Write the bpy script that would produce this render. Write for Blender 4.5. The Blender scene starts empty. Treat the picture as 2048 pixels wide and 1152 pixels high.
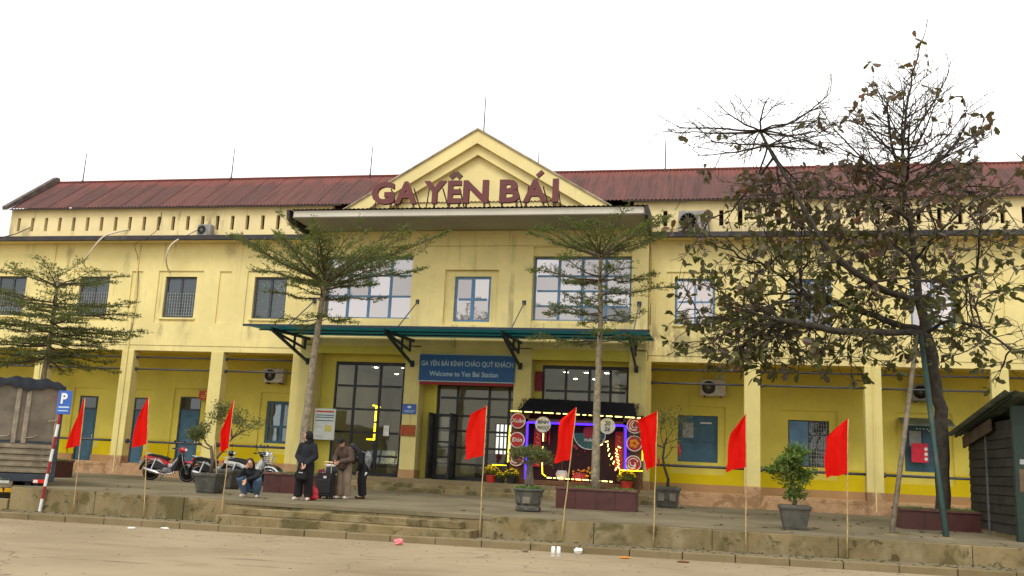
import bpy, bmesh, math, random
import numpy as np
from mathutils import Vector, Matrix
random.seed(7); np.random.seed(7)
PI = math.pi
scn = bpy.context.scene
C = scn.collection

# ---------------------------------------------------------------- camera, sky, sun, exposure
CAM = np.array([6.844, -33.012, 1.037]); YAW, PITCH, ROLL, FPX = -0.218514, 0.187384, 0.047166, 1873.2
_f = np.array([math.sin(YAW)*math.cos(PITCH), math.cos(YAW)*math.cos(PITCH), math.sin(PITCH)])
_r = np.array([math.cos(YAW), -math.sin(YAW), 0.]); _u = np.cross(_r, _f)
_r, _u = math.cos(ROLL)*_r+math.sin(ROLL)*_u, -math.sin(ROLL)*_r+math.cos(ROLL)*_u
cd = bpy.data.cameras.new('camera'); cam = bpy.data.objects.new('camera', cd); C.objects.link(cam)
cd.sensor_width = 36; cd.lens = FPX/2048*36; cd.clip_end = 3000; cd.clip_start = .1
cam.matrix_world = Matrix(((_r[0], _u[0], -_f[0], CAM[0]), (_r[1], _u[1], -_f[1], CAM[1]), (_r[2], _u[2], -_f[2], CAM[2]), (0, 0, 0, 1)))
scn.camera = cam

SUN_EL, SUN_AZ = math.radians(56), math.radians(196)     # high soft sun behind cloud, from the forecourt side
w = bpy.data.worlds.new('World'); scn.world = w; w.use_nodes = True
nt = w.node_tree; nt.nodes.clear()
def wn(t, **k):
    n = nt.nodes.new(t)
    for a, b in k.items(): setattr(n, a, b)
    return n
sky = wn('ShaderNodeTexSky', sky_type='NISHITA', sun_disc=False, sun_elevation=SUN_EL, sun_rotation=SUN_AZ, air_density=1.4, dust_density=1.2, ozone_density=1.0)
hs = wn('ShaderNodeHueSaturation'); hs.inputs['Saturation'].default_value = .75
nt.links.new(sky.outputs[0], hs.inputs['Color'])
tc = wn('ShaderNodeTexCoord'); nz = wn('ShaderNodeTexNoise'); nz.inputs['Scale'].default_value = 1.6; nz.inputs['Detail'].default_value = 5
nt.links.new(tc.outputs['Generated'], nz.inputs['Vector'])
rp = wn('ShaderNodeMapRange'); rp.inputs[1].default_value = .40; rp.inputs[2].default_value = .58; rp.inputs[3].default_value = .45; rp.inputs[4].default_value = 1.
nt.links.new(nz.outputs[0], rp.inputs[0])
mx = wn('ShaderNodeMix', data_type='RGBA'); nt.links.new(rp.outputs[0], mx.inputs[0]); nt.links.new(hs.outputs[0], mx.inputs[6])
mx.inputs[7].default_value = (12.2, 12.0, 11.8, 1)       # the even cloud layer
bg = wn('ShaderNodeBackground'); bg.inputs[1].default_value = .095; out = wn('ShaderNodeOutputWorld')
nt.links.new(mx.outputs[2], bg.inputs[0]); nt.links.new(bg.outputs[0], out.inputs[0])
sd = bpy.data.lights.new('sun', 'SUN'); sun = bpy.data.objects.new('sun', sd); C.objects.link(sun)
sd.energy = 1.3; sd.angle = math.radians(24); sd.color = (1, .975, .93)
sun.rotation_euler = Vector((-math.sin(SUN_AZ)*math.cos(SUN_EL), -math.cos(SUN_AZ)*math.cos(SUN_EL), -math.sin(SUN_EL))).to_track_quat('-Z', 'Y').to_euler()
sun.location = (0, -40, 40)
vs = scn.view_settings; vs.view_transform = 'Standard'; vs.look = 'None'; vs.exposure = .58; vs.gamma = 1; vs.use_curve_mapping = False
scn.render.engine = 'CYCLES'; scn.cycles.use_denoising = True; scn.cycles.max_bounces = 8; scn.cycles.transparent_max_bounces = 16
scn.cycles.sample_clamp_indirect = 6; scn.cycles.caustics_reflective = False; scn.cycles.caustics_refractive = False

def _ray(x, y):
    return _f+(x-1024)/FPX*_r-(y-576)/FPX*_u
def at(x, y, Y):          # the point of the plane y=Y that a photograph position falls on
    d = _ray(x, y); return Vector(CAM+d*((Y-CAM[1])/d[1]))
def atz(x, y, Z):
    d = _ray(x, y); return Vector(CAM+d*((Z-CAM[2])/d[2]))

# ---------------------------------------------------------------- mesh helpers
class MB:
    def __init__(s): s.v = []; s.f = []; s.mi = []; s.cur = 0
    def add(s, vs, fs):
        o = len(s.v); s.v += [tuple(q) for q in vs]
        for f in fs: s.f.append([i+o for i in f]); s.mi.append(s.cur)
        return s
    def box(s, x0, x1, y0, y1, z0, z1):
        return s.add([(x0, y0, z0), (x1, y0, z0), (x1, y1, z0), (x0, y1, z0), (x0, y0, z1), (x1, y0, z1), (x1, y1, z1), (x0, y1, z1)],
                     [(0, 3, 2, 1), (4, 5, 6, 7), (0, 1, 5, 4), (1, 2, 6, 5), (2, 3, 7, 6), (3, 0, 4, 7)])
    def obox(s, c, h, m=None):
        m = m or Matrix.Identity(3); c = Vector(c)
        P = [c+m @ Vector((a*h[0], b*h[1], d*h[2])) for d in (-1, 1) for a, b in ((-1, -1), (1, -1), (1, 1), (-1, 1))]
        return s.add(P, [(0, 3, 2, 1), (4, 5, 6, 7), (0, 1, 5, 4), (1, 2, 6, 5), (2, 3, 7, 6), (3, 0, 4, 7)])
    def bar(s, a, b, w, h, up=(0, 0, 1)):
        a = Vector(a); b = Vector(b); d = b-a; L = d.length; d.normalize(); u = Vector(up)
        if abs(d.dot(u)) > .95: u = Vector((0, 1, 0)) if abs(d.y) < .9 else Vector((1, 0, 0))
        x = d.cross(u).normalized(); z = x.cross(d)
        return s.obox((a+b)/2, (w/2, L/2, h/2), Matrix((x, d, z)).transposed())
    def tube(s, pts, r, n=6, cap=True):
        pts = [Vector(p) for p in pts]; k = len(pts)
        rr = [r]*k if not hasattr(r, '__len__') else r
        base = len(s.v); ref = None
        for i, p in enumerate(pts):
            d = (pts[min(i+1, k-1)]-pts[max(i-1, 0)])
            d = d.normalized() if d.length > 1e-9 else Vector((0, 0, 1))
            if ref is None:
                ref = d.cross(Vector((0, 0, 1)) if abs(d.z) < .9 else Vector((1, 0, 0))).normalized()
            else:
                ref = ref-d*ref.dot(d)
                ref = ref.normalized() if ref.length > 1e-6 else d.orthogonal().normalized()
            b = d.cross(ref)
            for j in range(n):
                a = 2*PI*j/n; s.v.append(tuple(p+(ref*math.cos(a)+b*math.sin(a))*rr[i]))
        for i in range(k-1):
            for j in range(n):
                j2 = (j+1) % n; s.f.append([base+i*n+j, base+i*n+j2, base+(i+1)*n+j2, base+(i+1)*n+j]); s.mi.append(s.cur)
        if cap:
            s.f.append([base+j for j in range(n)][::-1]); s.mi.append(s.cur)
            s.f.append([base+(k-1)*n+j for j in range(n)]); s.mi.append(s.cur)
        return s
    def cap(s, a, b, r1, r2, n=10):        # a tapered capsule
        a = Vector(a); b = Vector(b); d = (b-a).normalized() if (b-a).length > 1e-6 else Vector((0, 0, 1))
        P = []; R = []
        for t in (85, 60, 30): P.append(a-d*r1*math.sin(math.radians(t))); R.append(r1*math.cos(math.radians(t)))
        P += [a, b]; R += [r1, r2]
        for t in (30, 60, 85): P.append(b+d*r2*math.sin(math.radians(t))); R.append(r2*math.cos(math.radians(t)))
        return s.tube(P, R, n)
    def lathe(s, prof, c=(0, 0, 0), n=16, axis='z', a0=0., sx=1., sy=1.):
        c = Vector(c); k = len(prof); base = len(s.v)
        for r, h in prof:
            for j in range(n):
                a = a0+2*PI*j/n; x, y = r*math.cos(a)*sx, r*math.sin(a)*sy
                q = (x, y, h) if axis == 'z' else ((x, h, y) if axis == 'y' else (h, x, y))
                s.v.append(tuple(c+Vector(q)))
        fl = axis == 'y'
        for i in range(k-1):
            for j in range(n):
                j2 = (j+1) % n; q = [base+i*n+j, base+i*n+j2, base+(i+1)*n+j2, base+(i+1)*n+j]
                s.f.append(q[::-1] if fl else q); s.mi.append(s.cur)
        for i, rev in ((0, True), (k-1, False)):
            if prof[i][0] > 1e-6:
                q = [base+i*n+j for j in range(n)]; s.f.append(q[::-1] if rev != fl else q); s.mi.append(s.cur)
        return s
    def ell(s, c, r, nu=12, nv=8, m=None):
        c = Vector(c); base = len(s.v); m = m or Matrix.Identity(3)
        s.v.append(tuple(c+m @ Vector((0, 0, -r[2]))))
        for i in range(1, nv):
            t = -PI/2+PI*i/nv
            for j in range(nu):
                a = 2*PI*j/nu; s.v.append(tuple(c+m @ Vector((r[0]*math.cos(t)*math.cos(a), r[1]*math.cos(t)*math.sin(a), r[2]*math.sin(t)))))
        s.v.append(tuple(c+m @ Vector((0, 0, r[2])))); top = len(s.v)-1
        for j in range(nu):
            j2 = (j+1) % nu
            s.f.append([base, base+1+j2, base+1+j]); s.mi.append(s.cur)
            s.f.append([top, base+1+(nv-2)*nu+j, base+1+(nv-2)*nu+j2]); s.mi.append(s.cur)
            for i in range(nv-2):
                s.f.append([base+1+i*nu+j, base+1+i*nu+j2, base+1+(i+1)*nu+j2, base+1+(i+1)*nu+j]); s.mi.append(s.cur)
        return s
    def prism(s, poly, axis, a0, a1):      # extruded outline; poly in the two remaining axes
        n = len(poly); mk = {'y': lambda p, a: (p[0], a, p[1]), 'x': lambda p, a: (a, p[0], p[1]), 'z': lambda p, a: (p[0], p[1], a)}[axis]
        P = [mk(p, a0) for p in poly]+[mk(p, a1) for p in poly]
        F = [list(range(n)), list(range(2*n-1, n-1, -1))]+[[i, i+n, (i+1) % n+n, (i+1) % n] for i in range(n)]
        return s.add(P, F)
    def quad(s, a, b, c, d): return s.add([a, b, c, d], [(0, 1, 2, 3)])
    def mesh(s, name, mats, smooth=False, off=None, bevel=0, fix=True, seg=1):
        me = bpy.data.meshes.new(name)
        V = s.v if off is None else [(x-off[0], y-off[1], z-off[2]) for x, y, z in s.v]
        me.from_pydata(V, [], s.f)
        for m in (mats if isinstance(mats, (list, tuple)) else [mats]): me.materials.append(M[m] if isinstance(m, str) else m)
        if len(set(s.mi)) > 1: me.polygons.foreach_set('material_index', s.mi)
        if fix or bevel:
            bm = bmesh.new(); bm.from_mesh(me)
            if bevel:
                bmesh.ops.remove_doubles(bm, verts=bm.verts, dist=1e-5)
                bmesh.ops.bevel(bm, geom=[e for e in bm.edges if len(e.link_faces) == 2 and e.calc_face_angle(0) > .5], offset=bevel, segments=seg, affect='EDGES', clamp_overlap=True)
            bmesh.ops.recalc_face_normals(bm, faces=bm.faces); bm.to_mesh(me); bm.free()
        if smooth: me.polygons.foreach_set('use_smooth', [True]*len(me.polygons))
        me.update(); return me

def rootloc(p):
    while p.parent: p = p.parent
    return Vector(p.location)
def link(name, me, parent=None, loc=(0, 0, 0), rot=None):
    o = bpy.data.objects.new(name, me); C.objects.link(o); o.parent = parent; o.location = loc
    if rot: o.rotation_euler = rot
    return o
def part(name, mb, mat, parent, world=False, loc=(0, 0, 0), **k):
    return link(name, mb.mesh(name, mat, off=rootloc(parent) if world else None, **k), parent, loc)
def tag(o, label, cat, group=None):
    o['label'] = label; o['category'] = cat
    if group: o['group'] = group
    return o
def thing(name, label, cat, loc=(0, 0, 0), rz=0, group=None):
    o = bpy.data.objects.new(name, None); C.objects.link(o); o.location = loc; o.rotation_euler = (0, 0, rz)
    o.empty_display_size = .2
    return tag(o, label, cat, group)
def single(name, mb, mat, label, cat, loc=(0, 0, 0), group=None, **k):     # a thing that is one mesh, built in world coordinates
    return tag(link(name, mb.mesh(name, mat, off=loc, **k), None, loc), label, cat, group)
def struct(name, mb, mat, **k):
    o = link(name, mb.mesh(name, mat, **k)); o['kind'] = 'structure'; return o
def copy_tree(o, parent=None):
    c = o.copy(); C.objects.link(c); c.parent = parent
    for ch in list(o.children): copy_tree(ch, c)
    return c
def loose(mb):          # separate pieces of one outline, each to become a part of its own
    key = {}; idx = [key.setdefault((round(x, 4), round(y, 4), round(z, 4)), len(key)) for x, y, z in mb.v]; p = list(range(len(key)))
    def find(a):
        while p[a] != a: p[a] = p[p[a]]; a = p[a]
        return a
    for f in mb.f:
        for i in f[1:]: p[find(idx[i])] = find(idx[f[0]])
    out = {}
    for f in mb.f:
        o = out.setdefault(find(idx[f[0]]), (MB(), {}))
        o[0].f.append([o[1].setdefault(i, len(o[1])) for i in f]); o[0].mi.append(0)
    for o, m in out.values():
        inv = sorted(m, key=m.get); o.v = [mb.v[i] for i in inv]
    return [o for o, m in out.values()]
def wall(x0, x1, z0, z1, yf, yb, holes=()):     # a wall slab with real openings
    mb = MB(); xs = sorted({x0, x1, *[min(max(h[i], x0), x1) for h in holes for i in (0, 1)]}); zs = sorted({z0, z1, *[min(max(h[i], z0), z1) for h in holes for i in (2, 3)]})
    def solid(i, j):
        if i < 0 or j < 0 or i >= len(xs)-1 or j >= len(zs)-1: return False
        x = (xs[i]+xs[i+1])/2; z = (zs[j]+zs[j+1])/2
        return not any(h[0] < x < h[1] and h[2] < z < h[3] for h in holes)
    for i in range(len(xs)-1):
        for j in range(len(zs)-1):
            if not solid(i, j): continue
            a, b, c, d = xs[i], xs[i+1], zs[j], zs[j+1]
            mb.quad((a, yf, c), (b, yf, c), (b, yf, d), (a, yf, d)); mb.quad((a, yb, c), (a, yb, d), (b, yb, d), (b, yb, c))
            if not solid(i-1, j): mb.quad((a, yf, c), (a, yf, d), (a, yb, d), (a, yb, c))
            if not solid(i+1, j): mb.quad((b, yf, c), (b, yb, c), (b, yb, d), (b, yf, d))
            if not solid(i, j-1): mb.quad((a, yf, c), (a, yb, c), (b, yb, c), (b, yf, c))
            if not solid(i, j+1): mb.quad((a, yf, d), (b, yf, d), (b, yb, d), (a, yb, d))
    return mb
def evalmesh(o, name):
    dg = bpy.context.evaluated_depsgraph_get(); me = bpy.data.meshes.new_from_object(o.evaluated_get(dg)); me.name = name
    d = o.data; bpy.data.objects.remove(o); return me
def text_mesh(name, body, size, mat, extrude=.004, bold=0, align='CENTER', shear=0, spacing=1):
    cu = bpy.data.curves.new(name, 'FONT'); cu.body = body; cu.size = size; cu.extrude = extrude; cu.offset = bold; cu.align_x = align
    cu.shear = shear; cu.space_character = spacing; cu.resolution_u = 3
    o = bpy.data.objects.new(name, cu); C.objects.link(o); bpy.context.view_layer.update()
    me = evalmesh(o, name); me.materials.clear(); me.materials.append(M[mat]); return me
def text(name, body, size, mat, parent, loc, width=None, world=True, rz=0, **k):     # lettering that faces the forecourt
    me = text_mesh(name, body, size, mat, **k)
    if width and len(me.vertices):
        xs = [v.co.x for v in me.vertices]; sc = width/(max(xs)-min(xs))
        for v in me.vertices: v.co.x *= sc
    o = link(name, me, parent, Vector(loc)-(rootloc(parent) if world else Vector()), (PI/2, 0, rz)); return o
def remeshed(mb, name, mats, voxel=.01, smooth=4):
    me = mb.mesh(name, mats); o = bpy.data.objects.new(name, me); C.objects.link(o)
    r = o.modifiers.new('r', 'REMESH'); r.mode = 'VOXEL'; r.voxel_size = voxel; r.use_smooth_shade = True
    if smooth:
        q = o.modifiers.new('s', 'SMOOTH'); q.iterations = smooth; q.factor = .5
    bpy.context.view_layer.update(); return evalmesh(o, name)

# ---------------------------------------------------------------- materials
M = {}
class NT:
    def __init__(s, name):
        s.m = bpy.data.materials.new(name); s.m.use_nodes = True; s.t = s.m.node_tree; s.b = s.t.nodes['Principled BSDF']; M[name] = s.m
        s.pos = s.t.nodes.new('ShaderNodeNewGeometry').outputs['Position']
    def n(s, t, **k):
        q = s.t.nodes.new(t)
        for a, b in k.items(): setattr(q, a, b)
        return q
    def set(s, inp, v):
        if hasattr(v, 'is_output') or hasattr(v, 'links'): s.t.links.new(v, inp)
        elif isinstance(v, (tuple, list)): inp.default_value = (*v, 1) if len(v) == 3 and inp.type == 'RGBA' else v
        else: inp.default_value = v
    def noise(s, scale, detail=4, vec=None, sc=(1, 1, 1), rough=.55, dist=0):
        mp = s.n('ShaderNodeMapping'); s.set(mp.inputs[0], vec or s.pos); mp.inputs['Scale'].default_value = sc
        q = s.n('ShaderNodeTexNoise'); s.set(q.inputs['Vector'], mp.outputs[0]); q.inputs['Scale'].default_value = scale
        q.inputs['Detail'].default_value = detail; q.inputs['Roughness'].default_value = rough; q.inputs['Distortion'].default_value = dist
        return q.outputs[0]
    def ramp(s, v, a, b, c=0., d=1.):
        q = s.n('ShaderNodeMapRange', interpolation_type='SMOOTHSTEP'); s.set(q.inputs[0], v)
        for i, x in enumerate((a, b, c, d)): q.inputs[i+1].default_value = x
        return q.outputs[0]
    def mix(s, f, a, b, mode='MIX'):
        q = s.n('ShaderNodeMix', data_type='RGBA', blend_type=mode); s.set(q.inputs[0], f); s.set(q.inputs[6], a); s.set(q.inputs[7], b); return q.outputs[2]
    def math(s, op, a, b=0.):
        q = s.n('ShaderNodeMath', operation=op); s.set(q.inputs[0], a); s.set(q.inputs[1], b); return q.outputs[0]
    def bump(s, h, strength=.3, dist=.02):
        q = s.n('ShaderNodeBump'); q.inputs['Strength'].default_value = strength; q.inputs['Distance'].default_value = dist
        s.set(q.inputs['Height'], h); s.set(s.b.inputs['Normal'], q.outputs[0])
    def rand(s): return s.n('ShaderNodeObjectInfo').outputs['Random']
    def sep(s):
        q = s.n('ShaderNodeSeparateXYZ'); s.set(q.inputs[0], s.pos); return q.outputs
    def blob(s, c, r):          # 1 at a stain's centre, 0 at its rim
        q = s.n('ShaderNodeVectorMath', operation='SUBTRACT'); s.set(q.inputs[0], s.pos); q.inputs[1].default_value = c
        q2 = s.n('ShaderNodeVectorMath', operation='DIVIDE'); s.set(q2.inputs[0], q.outputs[0]); q2.inputs[1].default_value = r
        q3 = s.n('ShaderNodeVectorMath', operation='LENGTH'); s.set(q3.inputs[0], q2.outputs[0])
        return s.ramp(q3.outputs['Value'], 0, 1, 1, 0)
    def done(s, col, rough=.8, metal=0., spec=.3):
        s.set(s.b.inputs['Base Color'], col); s.set(s.b.inputs['Roughness'], rough); s.set(s.b.inputs['Metallic'], metal); s.b.inputs['Specular IOR Level'].default_value = spec; return s.m
def plain(name, col, rough=.7, metal=0., var=.18, scale=6., bump=.08, spec=.35, dirt=None, rnd=0.):
    t = NT(name); a = t.noise(scale, 4); c = t.mix(t.ramp(a, .25, .75), [x*(1-var) for x in col], [min(x*(1+var), .95) for x in col])
    if dirt: c = t.mix(t.ramp(t.noise(scale*.45, 6, rough=.7), .52, .7, 0, dirt[1]), c, dirt[0])
    if rnd: c = t.mix(t.rand(), c, [min(.95, x*(1+rnd)) for x in col], 'MIX')
    if bump: t.bump(t.noise(scale*4, 5), bump, .01)
    return t.done(c, t.ramp(a, .2, .8, max(rough-.1, .02), min(rough+.1, 1)), metal, spec)
def emit(name, col, st):
    t = NT(name); t.set(t.b.inputs['Base Color'], [min(x, .8) for x in col]); t.set(t.b.inputs['Emission Color'], col); t.b.inputs['Emission Strength'].default_value = st

def plaster(name, col, col2=None, streak=.3, patch=.12, mould=()):
    t = NT(name); big = t.noise(.5, 4); fine = t.noise(3.5, 6)
    c = t.mix(t.ramp(big, .3, .7), [x*(1-patch) for x in col], [min(.9, x*(1+patch*.5)) for x in col])
    c = t.mix(t.ramp(fine, .35, .75, 0, .35), c, col2 or [x*.86 for x in col])
    st = t.math('MULTIPLY', t.ramp(t.noise(2.2, 5, sc=(1.6, 1.6, .07), rough=.65), .54, .72), t.ramp(t.noise(.9, 3), .4, .62))
    c = t.mix(t.math('MULTIPLY', st, streak), c, (.2, .16, .08))
    c = t.mix(t.math('MULTIPLY', t.ramp(t.noise(1.3, 7, rough=.72, dist=.5), .56, .66, 0, .5), min(1., streak*1.2)), c, [x*.80+.02 for x in col])
    for cc, rr, amt in mould:
        k = t.math('MULTIPLY', t.blob(cc, rr), t.ramp(t.noise(2.8, 6, sc=(1, 1, .35), rough=.7), .38, .62, 0, amt)); c = t.mix(k, c, (.07, .055, .04))
    t.bump(t.noise(14, 5), .12, .01); return t.done(c, .88, 0, .2)
W_F = (.79, .66, .285)
plaster('wall_front', W_F, streak=.6, mould=[((4.9, -.3, 5.7), (2.6, 1, .8), .8), ((6.5, 0, 5.2), (3.5, .6, .7), .55), ((9.5, 0, 5.0), (2.5, .6, .35), .4), ((-8.3, -.2, 5.5), (.8, .7, .7), .5), ((-13.6, 0, 5.7), (.4, .5, .9), .35), ((-16.5, 0, 8.3), (.25, .5, .9), .4), ((-14.7, 0, 5.7), (.22, .4, .6), .7), ((-10.8, 0, 5.75), (.25, .4, .6), .6), ((5.4, 0, 5.75), (.3, .4, .6), .7), ((6.85, 0, 5.7), (.25, .4, .6), .6), ((10.7, 0, 5.75), (.25, .4, .6), .6), ((-19.2, 0, 8.9), (.3, .4, .5), .6), ((-11.9, 0, 8.95), (.5, .4, .45), .5), ((8.2, 0, 8.95), (.6, .4, .45), .5), ((.55, -.45, 5.8), (.25, .4, .5), .5), ((-4.0, -.45, 5.9), (.25, .4, .6), .45)])
plaster('wall_parapet', (.80, .66, .34), streak=.55, mould=[((-13.0, 0, 10.0), (.95, 1, .75), .7), ((-21.8, 0, 9.7), (1.3, 1, .6), .45), ((8, 0, 9.6), (3, 1, .4), .4)])
plaster('wall_arcade', (.69, .60, .11), streak=.2, patch=.16)
plaster('wall_dado', (.66, .52, .008), streak=.2, patch=.1)
plaster('wall_column', (.73, .62, .24), streak=.3)
plaster('wall_skirt', (.44, .265, .12), streak=.3)
plaster('gable_paint', (.78, .65, .30), streak=.2)
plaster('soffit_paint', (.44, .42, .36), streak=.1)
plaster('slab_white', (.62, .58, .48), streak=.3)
plaster('hall_wall', (.55, .50, .30), streak=0); plaster('hall_ceiling', (.5, .48, .38), streak=0)
t = NT('plinth_peeling'); a = t.noise(1.6, 8, rough=.68, dist=.6); b = t.noise(5, 6, rough=.7)
c = t.mix(t.ramp(b, .35, .7), (.40, .235, .12), (.49, .31, .175)); c = t.mix(t.ramp(a, .49, .58, 0, .75), c, (.25, .145, .07)); c = t.mix(t.ramp(t.noise(3.1, 7, rough=.7, dist=.8), .57, .64, 0, .5), c, (.55, .40, .27))
c = t.mix(t.ramp(t.noise(4, 5), .6, .75, 0, .6), c, (.09, .075, .04)); t.bump(a, .5, .03); t.done(c, .92, 0, .1)
t = NT('concrete_wall'); a = t.noise(1.1, 7, rough=.66, dist=.5); c = t.mix(t.ramp(t.noise(.7, 5), .3, .7), (.165, .125, .06), (.27, .205, .10))
c = t.mix(t.ramp(t.noise(2.4, 6, sc=(1, 1, .5), rough=.7), .45, .72, 0, .65), c, (.30, .255, .15))
c = t.mix(t.ramp(a, .49, .62, 0, .8), c, (.085, .072, .028)); c = t.mix(t.ramp(t.noise(3.7, 7, rough=.72, dist=.7), .56, .64, 0, .8), c, (.055, .047, .022))
c = t.mix(t.ramp(t.noise(26, 3, rough=.8), .55, .8, 0, .35), c, (.3, .26, .16)); t.bump(t.noise(9, 7, rough=.7), .6, .02); t.done(c, .93, 0, .1)
t = NT('concrete_terrace'); c = t.mix(t.ramp(t.noise(.55, 6), .3, .7), (.14, .118, .07), (.21, .175, .108)); c = t.mix(t.ramp(t.noise(1.3, 7, rough=.7, dist=.4), .52, .7, 0, .55), c, (.10, .077, .035))
c = t.mix(t.ramp(t.noise(30, 3, rough=.8), .5, .8, 0, .4), c, (.25, .2, .115)); t.bump(t.noise(12, 6), .35, .01); t.done(c, .93, 0, .1)
t = NT('concrete_kerb'); c = t.mix(t.ramp(t.noise(1.4, 6), .3, .7), (.16, .122, .06), (.24, .185, .10)); c = t.mix(t.ramp(t.noise(2.6, 7, rough=.7), .54, .68, 0, .6), c, (.12, .095, .05)); c = t.mix(t.math('MULTIPLY', t.rand(), .6), c, (.21, .165, .09)); t.bump(t.noise(16, 6), .4, .01); t.done(c, .92, 0, .1)
t = NT('road_dirt'); c = t.mix(t.ramp(t.noise(.25, 6, rough=.6), .3, .7), (.25, .195, .115), (.35, .275, .17)); c = t.mix(t.ramp(t.noise(1.1, 7, sc=(.35, 1, 1), rough=.68, dist=.4), .55, .68, 0, .5), c, (.20, .145, .08))
c = t.mix(t.ramp(t.noise(2.6, 6, sc=(.2, 1, 1), rough=.7), .60, .68, 0, .7), c, (.12, .09, .055)); c = t.mix(t.ramp(t.noise(45, 3, rough=.8), .5, .85, 0, .4), c, (.42, .32, .2)); v = t.n('ShaderNodeTexVoronoi', feature='DISTANCE_TO_EDGE'); v.inputs['Scale'].default_value = .22; mp = t.n('ShaderNodeVectorMath', operation='ADD'); t.set(mp.inputs[0], t.pos); nq = t.n('ShaderNodeTexNoise'); nq.inputs['Scale'].default_value = 1.5; t.set(nq.inputs['Vector'], t.pos); t.set(mp.inputs[1], nq.outputs['Color']); t.set(v.inputs['Vector'], mp.outputs[0])
c = t.mix(t.ramp(v.outputs['Distance'], 0, .006, .55, 0), c, (.09, .065, .04)); tr = t.math('MULTIPLY', t.ramp(t.noise(1., 4, sc=(.06, 2.2, 1)), .55, .66), t.ramp(t.noise(.8, 5), .4, .65, 0, .45)); c = t.mix(tr, c, (.18, .13, .08))
t.bump(t.noise(10, 7, rough=.7), .4, .012); t.done(c, .95, 0, .08)
t = NT('roof_red'); z = t.sep()[2]
c = t.mix(t.rand(), (.105, .048, .039), (.15, .06, .046)); st = t.noise(4, 6, sc=(1.4, .12, .12), rough=.7); c = t.mix(t.ramp(st, .42, .66, 0, .85), c, (.07, .036, .032)); k = t.math('ADD', t.noise(1.7, 5, sc=(1.5, .4, .4)), t.ramp(z, 11.6, 12.7, -.35, .2)); c = t.mix(t.ramp(k, .42, .62, 0, .75), c, (.19, .06, .045)); t.bump(t.noise(20, 4), .15, .01); t.done(c, .75, 0, .25)
plain('roof_edge', (.05, .035, .03), .8); plain('fascia_black', (.035, .03, .03), .6, var=.4, scale=2, dirt=((.12, .1, .07), .5)); plain('coping_grey', (.34, .28, .19), .9, var=.35, scale=3, dirt=((.12, .1, .08), .6)); plain('soot_coping', (.11, .085, .07), .9, var=.4, scale=3)
plain('letter_maroon', (.125, .028, .026), .45, var=.12, scale=2, spec=.4); plain('letter_steel', (.10, .05, .035), .7)
plain('frame_black', (.014, .014, .015), .4, var=.2); plain('frame_grey', (.055, .06, .068), .55, var=.2); plain('frame_blue', (.10, .215, .36), .5, var=.2, scale=3, dirt=((.2, .28, .33), .35)); plain('shutter_blue', (.05, .125, .185), .55, var=.2, scale=3, dirt=((.1, .16, .19), .4))
plain('steel_navy', (.018, .035, .055), .5, var=.25); plain('pipe_dark', (.055, .058, .07), .45, var=.25, dirt=((.14, .1, .06), .4)); plain('rod_grey', (.12, .12, .12), .5)
plain('grille_pale', (.32, .33, .31), .6); plain('rail_rust', (.12, .06, .03), .8)
plain('bamboo', (.42, .30, .13), .6, var=.25, scale=9); plain('ac_white', (.55, .53, .46), .5, dirt=((.25, .2, .13), .6)); plain('ac_grille', (.05, .055, .06), .5); plain('ac_grey', (.26, .25, .22), .7, dirt=((.1, .08, .06), .7))
plain('hose_white', (.62, .56, .42), .7); plain('cable_dark', (.06, .055, .05), .7)
plain('white_paint', (.72, .72, .68), .5, var=.08); plain('sign_blue', (.01, .085, .24), .45, var=.12, scale=1.5); plain('sign_letter', (.42, .55, .62), .5, var=.1); plain('plaque_blue', (.035, .11, .42), .4); plain('plaque_wood', (.30, .11, .02), .6, var=.4, scale=12); plain('plaque_red', (.50, .06, .02), .5); plain('banner_red', (.28, .02, .025), .6); plain('sign_maroon', (.22, .02, .025), .6)
plain('board_white', (.62, .64, .58), .5, var=.05); plain('print_blue', (.03, .15, .25), .5); plain('print_red', (.5, .06, .04), .5); plain('print_yellow', (.6, .5, .1), .5); plain('print_grey', (.3, .32, .3), .5)
plain('tile_maroon', (.065, .021, .018), .38, var=.3, scale=4, spec=.4, dirt=((.12, .06, .045), .35), rnd=.25); plain('tile_rim', (.11, .045, .035), .5, var=.3, dirt=((.2, .14, .09), .6)); plain('soil', (.07, .05, .03), .95, var=.4, scale=14, bump=.6)
plain('pot_grey', (.085, .082, .066), .75, var=.35, scale=5, bump=.4, dirt=((.03, .028, .02), .6)); plain('pot_pale', (.17, .15, .11), .8, var=.3, scale=5, bump=.4); plain('pot_red', (.45, .035, .02), .4); plain('pot_black', (.02, .02, .02), .5)
plain('bark_pale', (.24, .20, .13), .9, var=.4, scale=10, bump=.5, dirt=((.1, .08, .05), .6)); plain('bark_dark', (.046, .037, .027), .92, var=.45, scale=9, bump=.6, dirt=((.09, .08, .055), .5)); plain('bark_grey', (.16, .14, .10), .9, var=.4, scale=9, bump=.5); plain('twig_brown', (.10, .07, .045), .9)
plain('post_wood', (.16, .13, .085), .9, var=.35, scale=8); plain('post_green', (.022, .05, .04), .6, dirt=((.12, .1, .06), .4))
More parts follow.
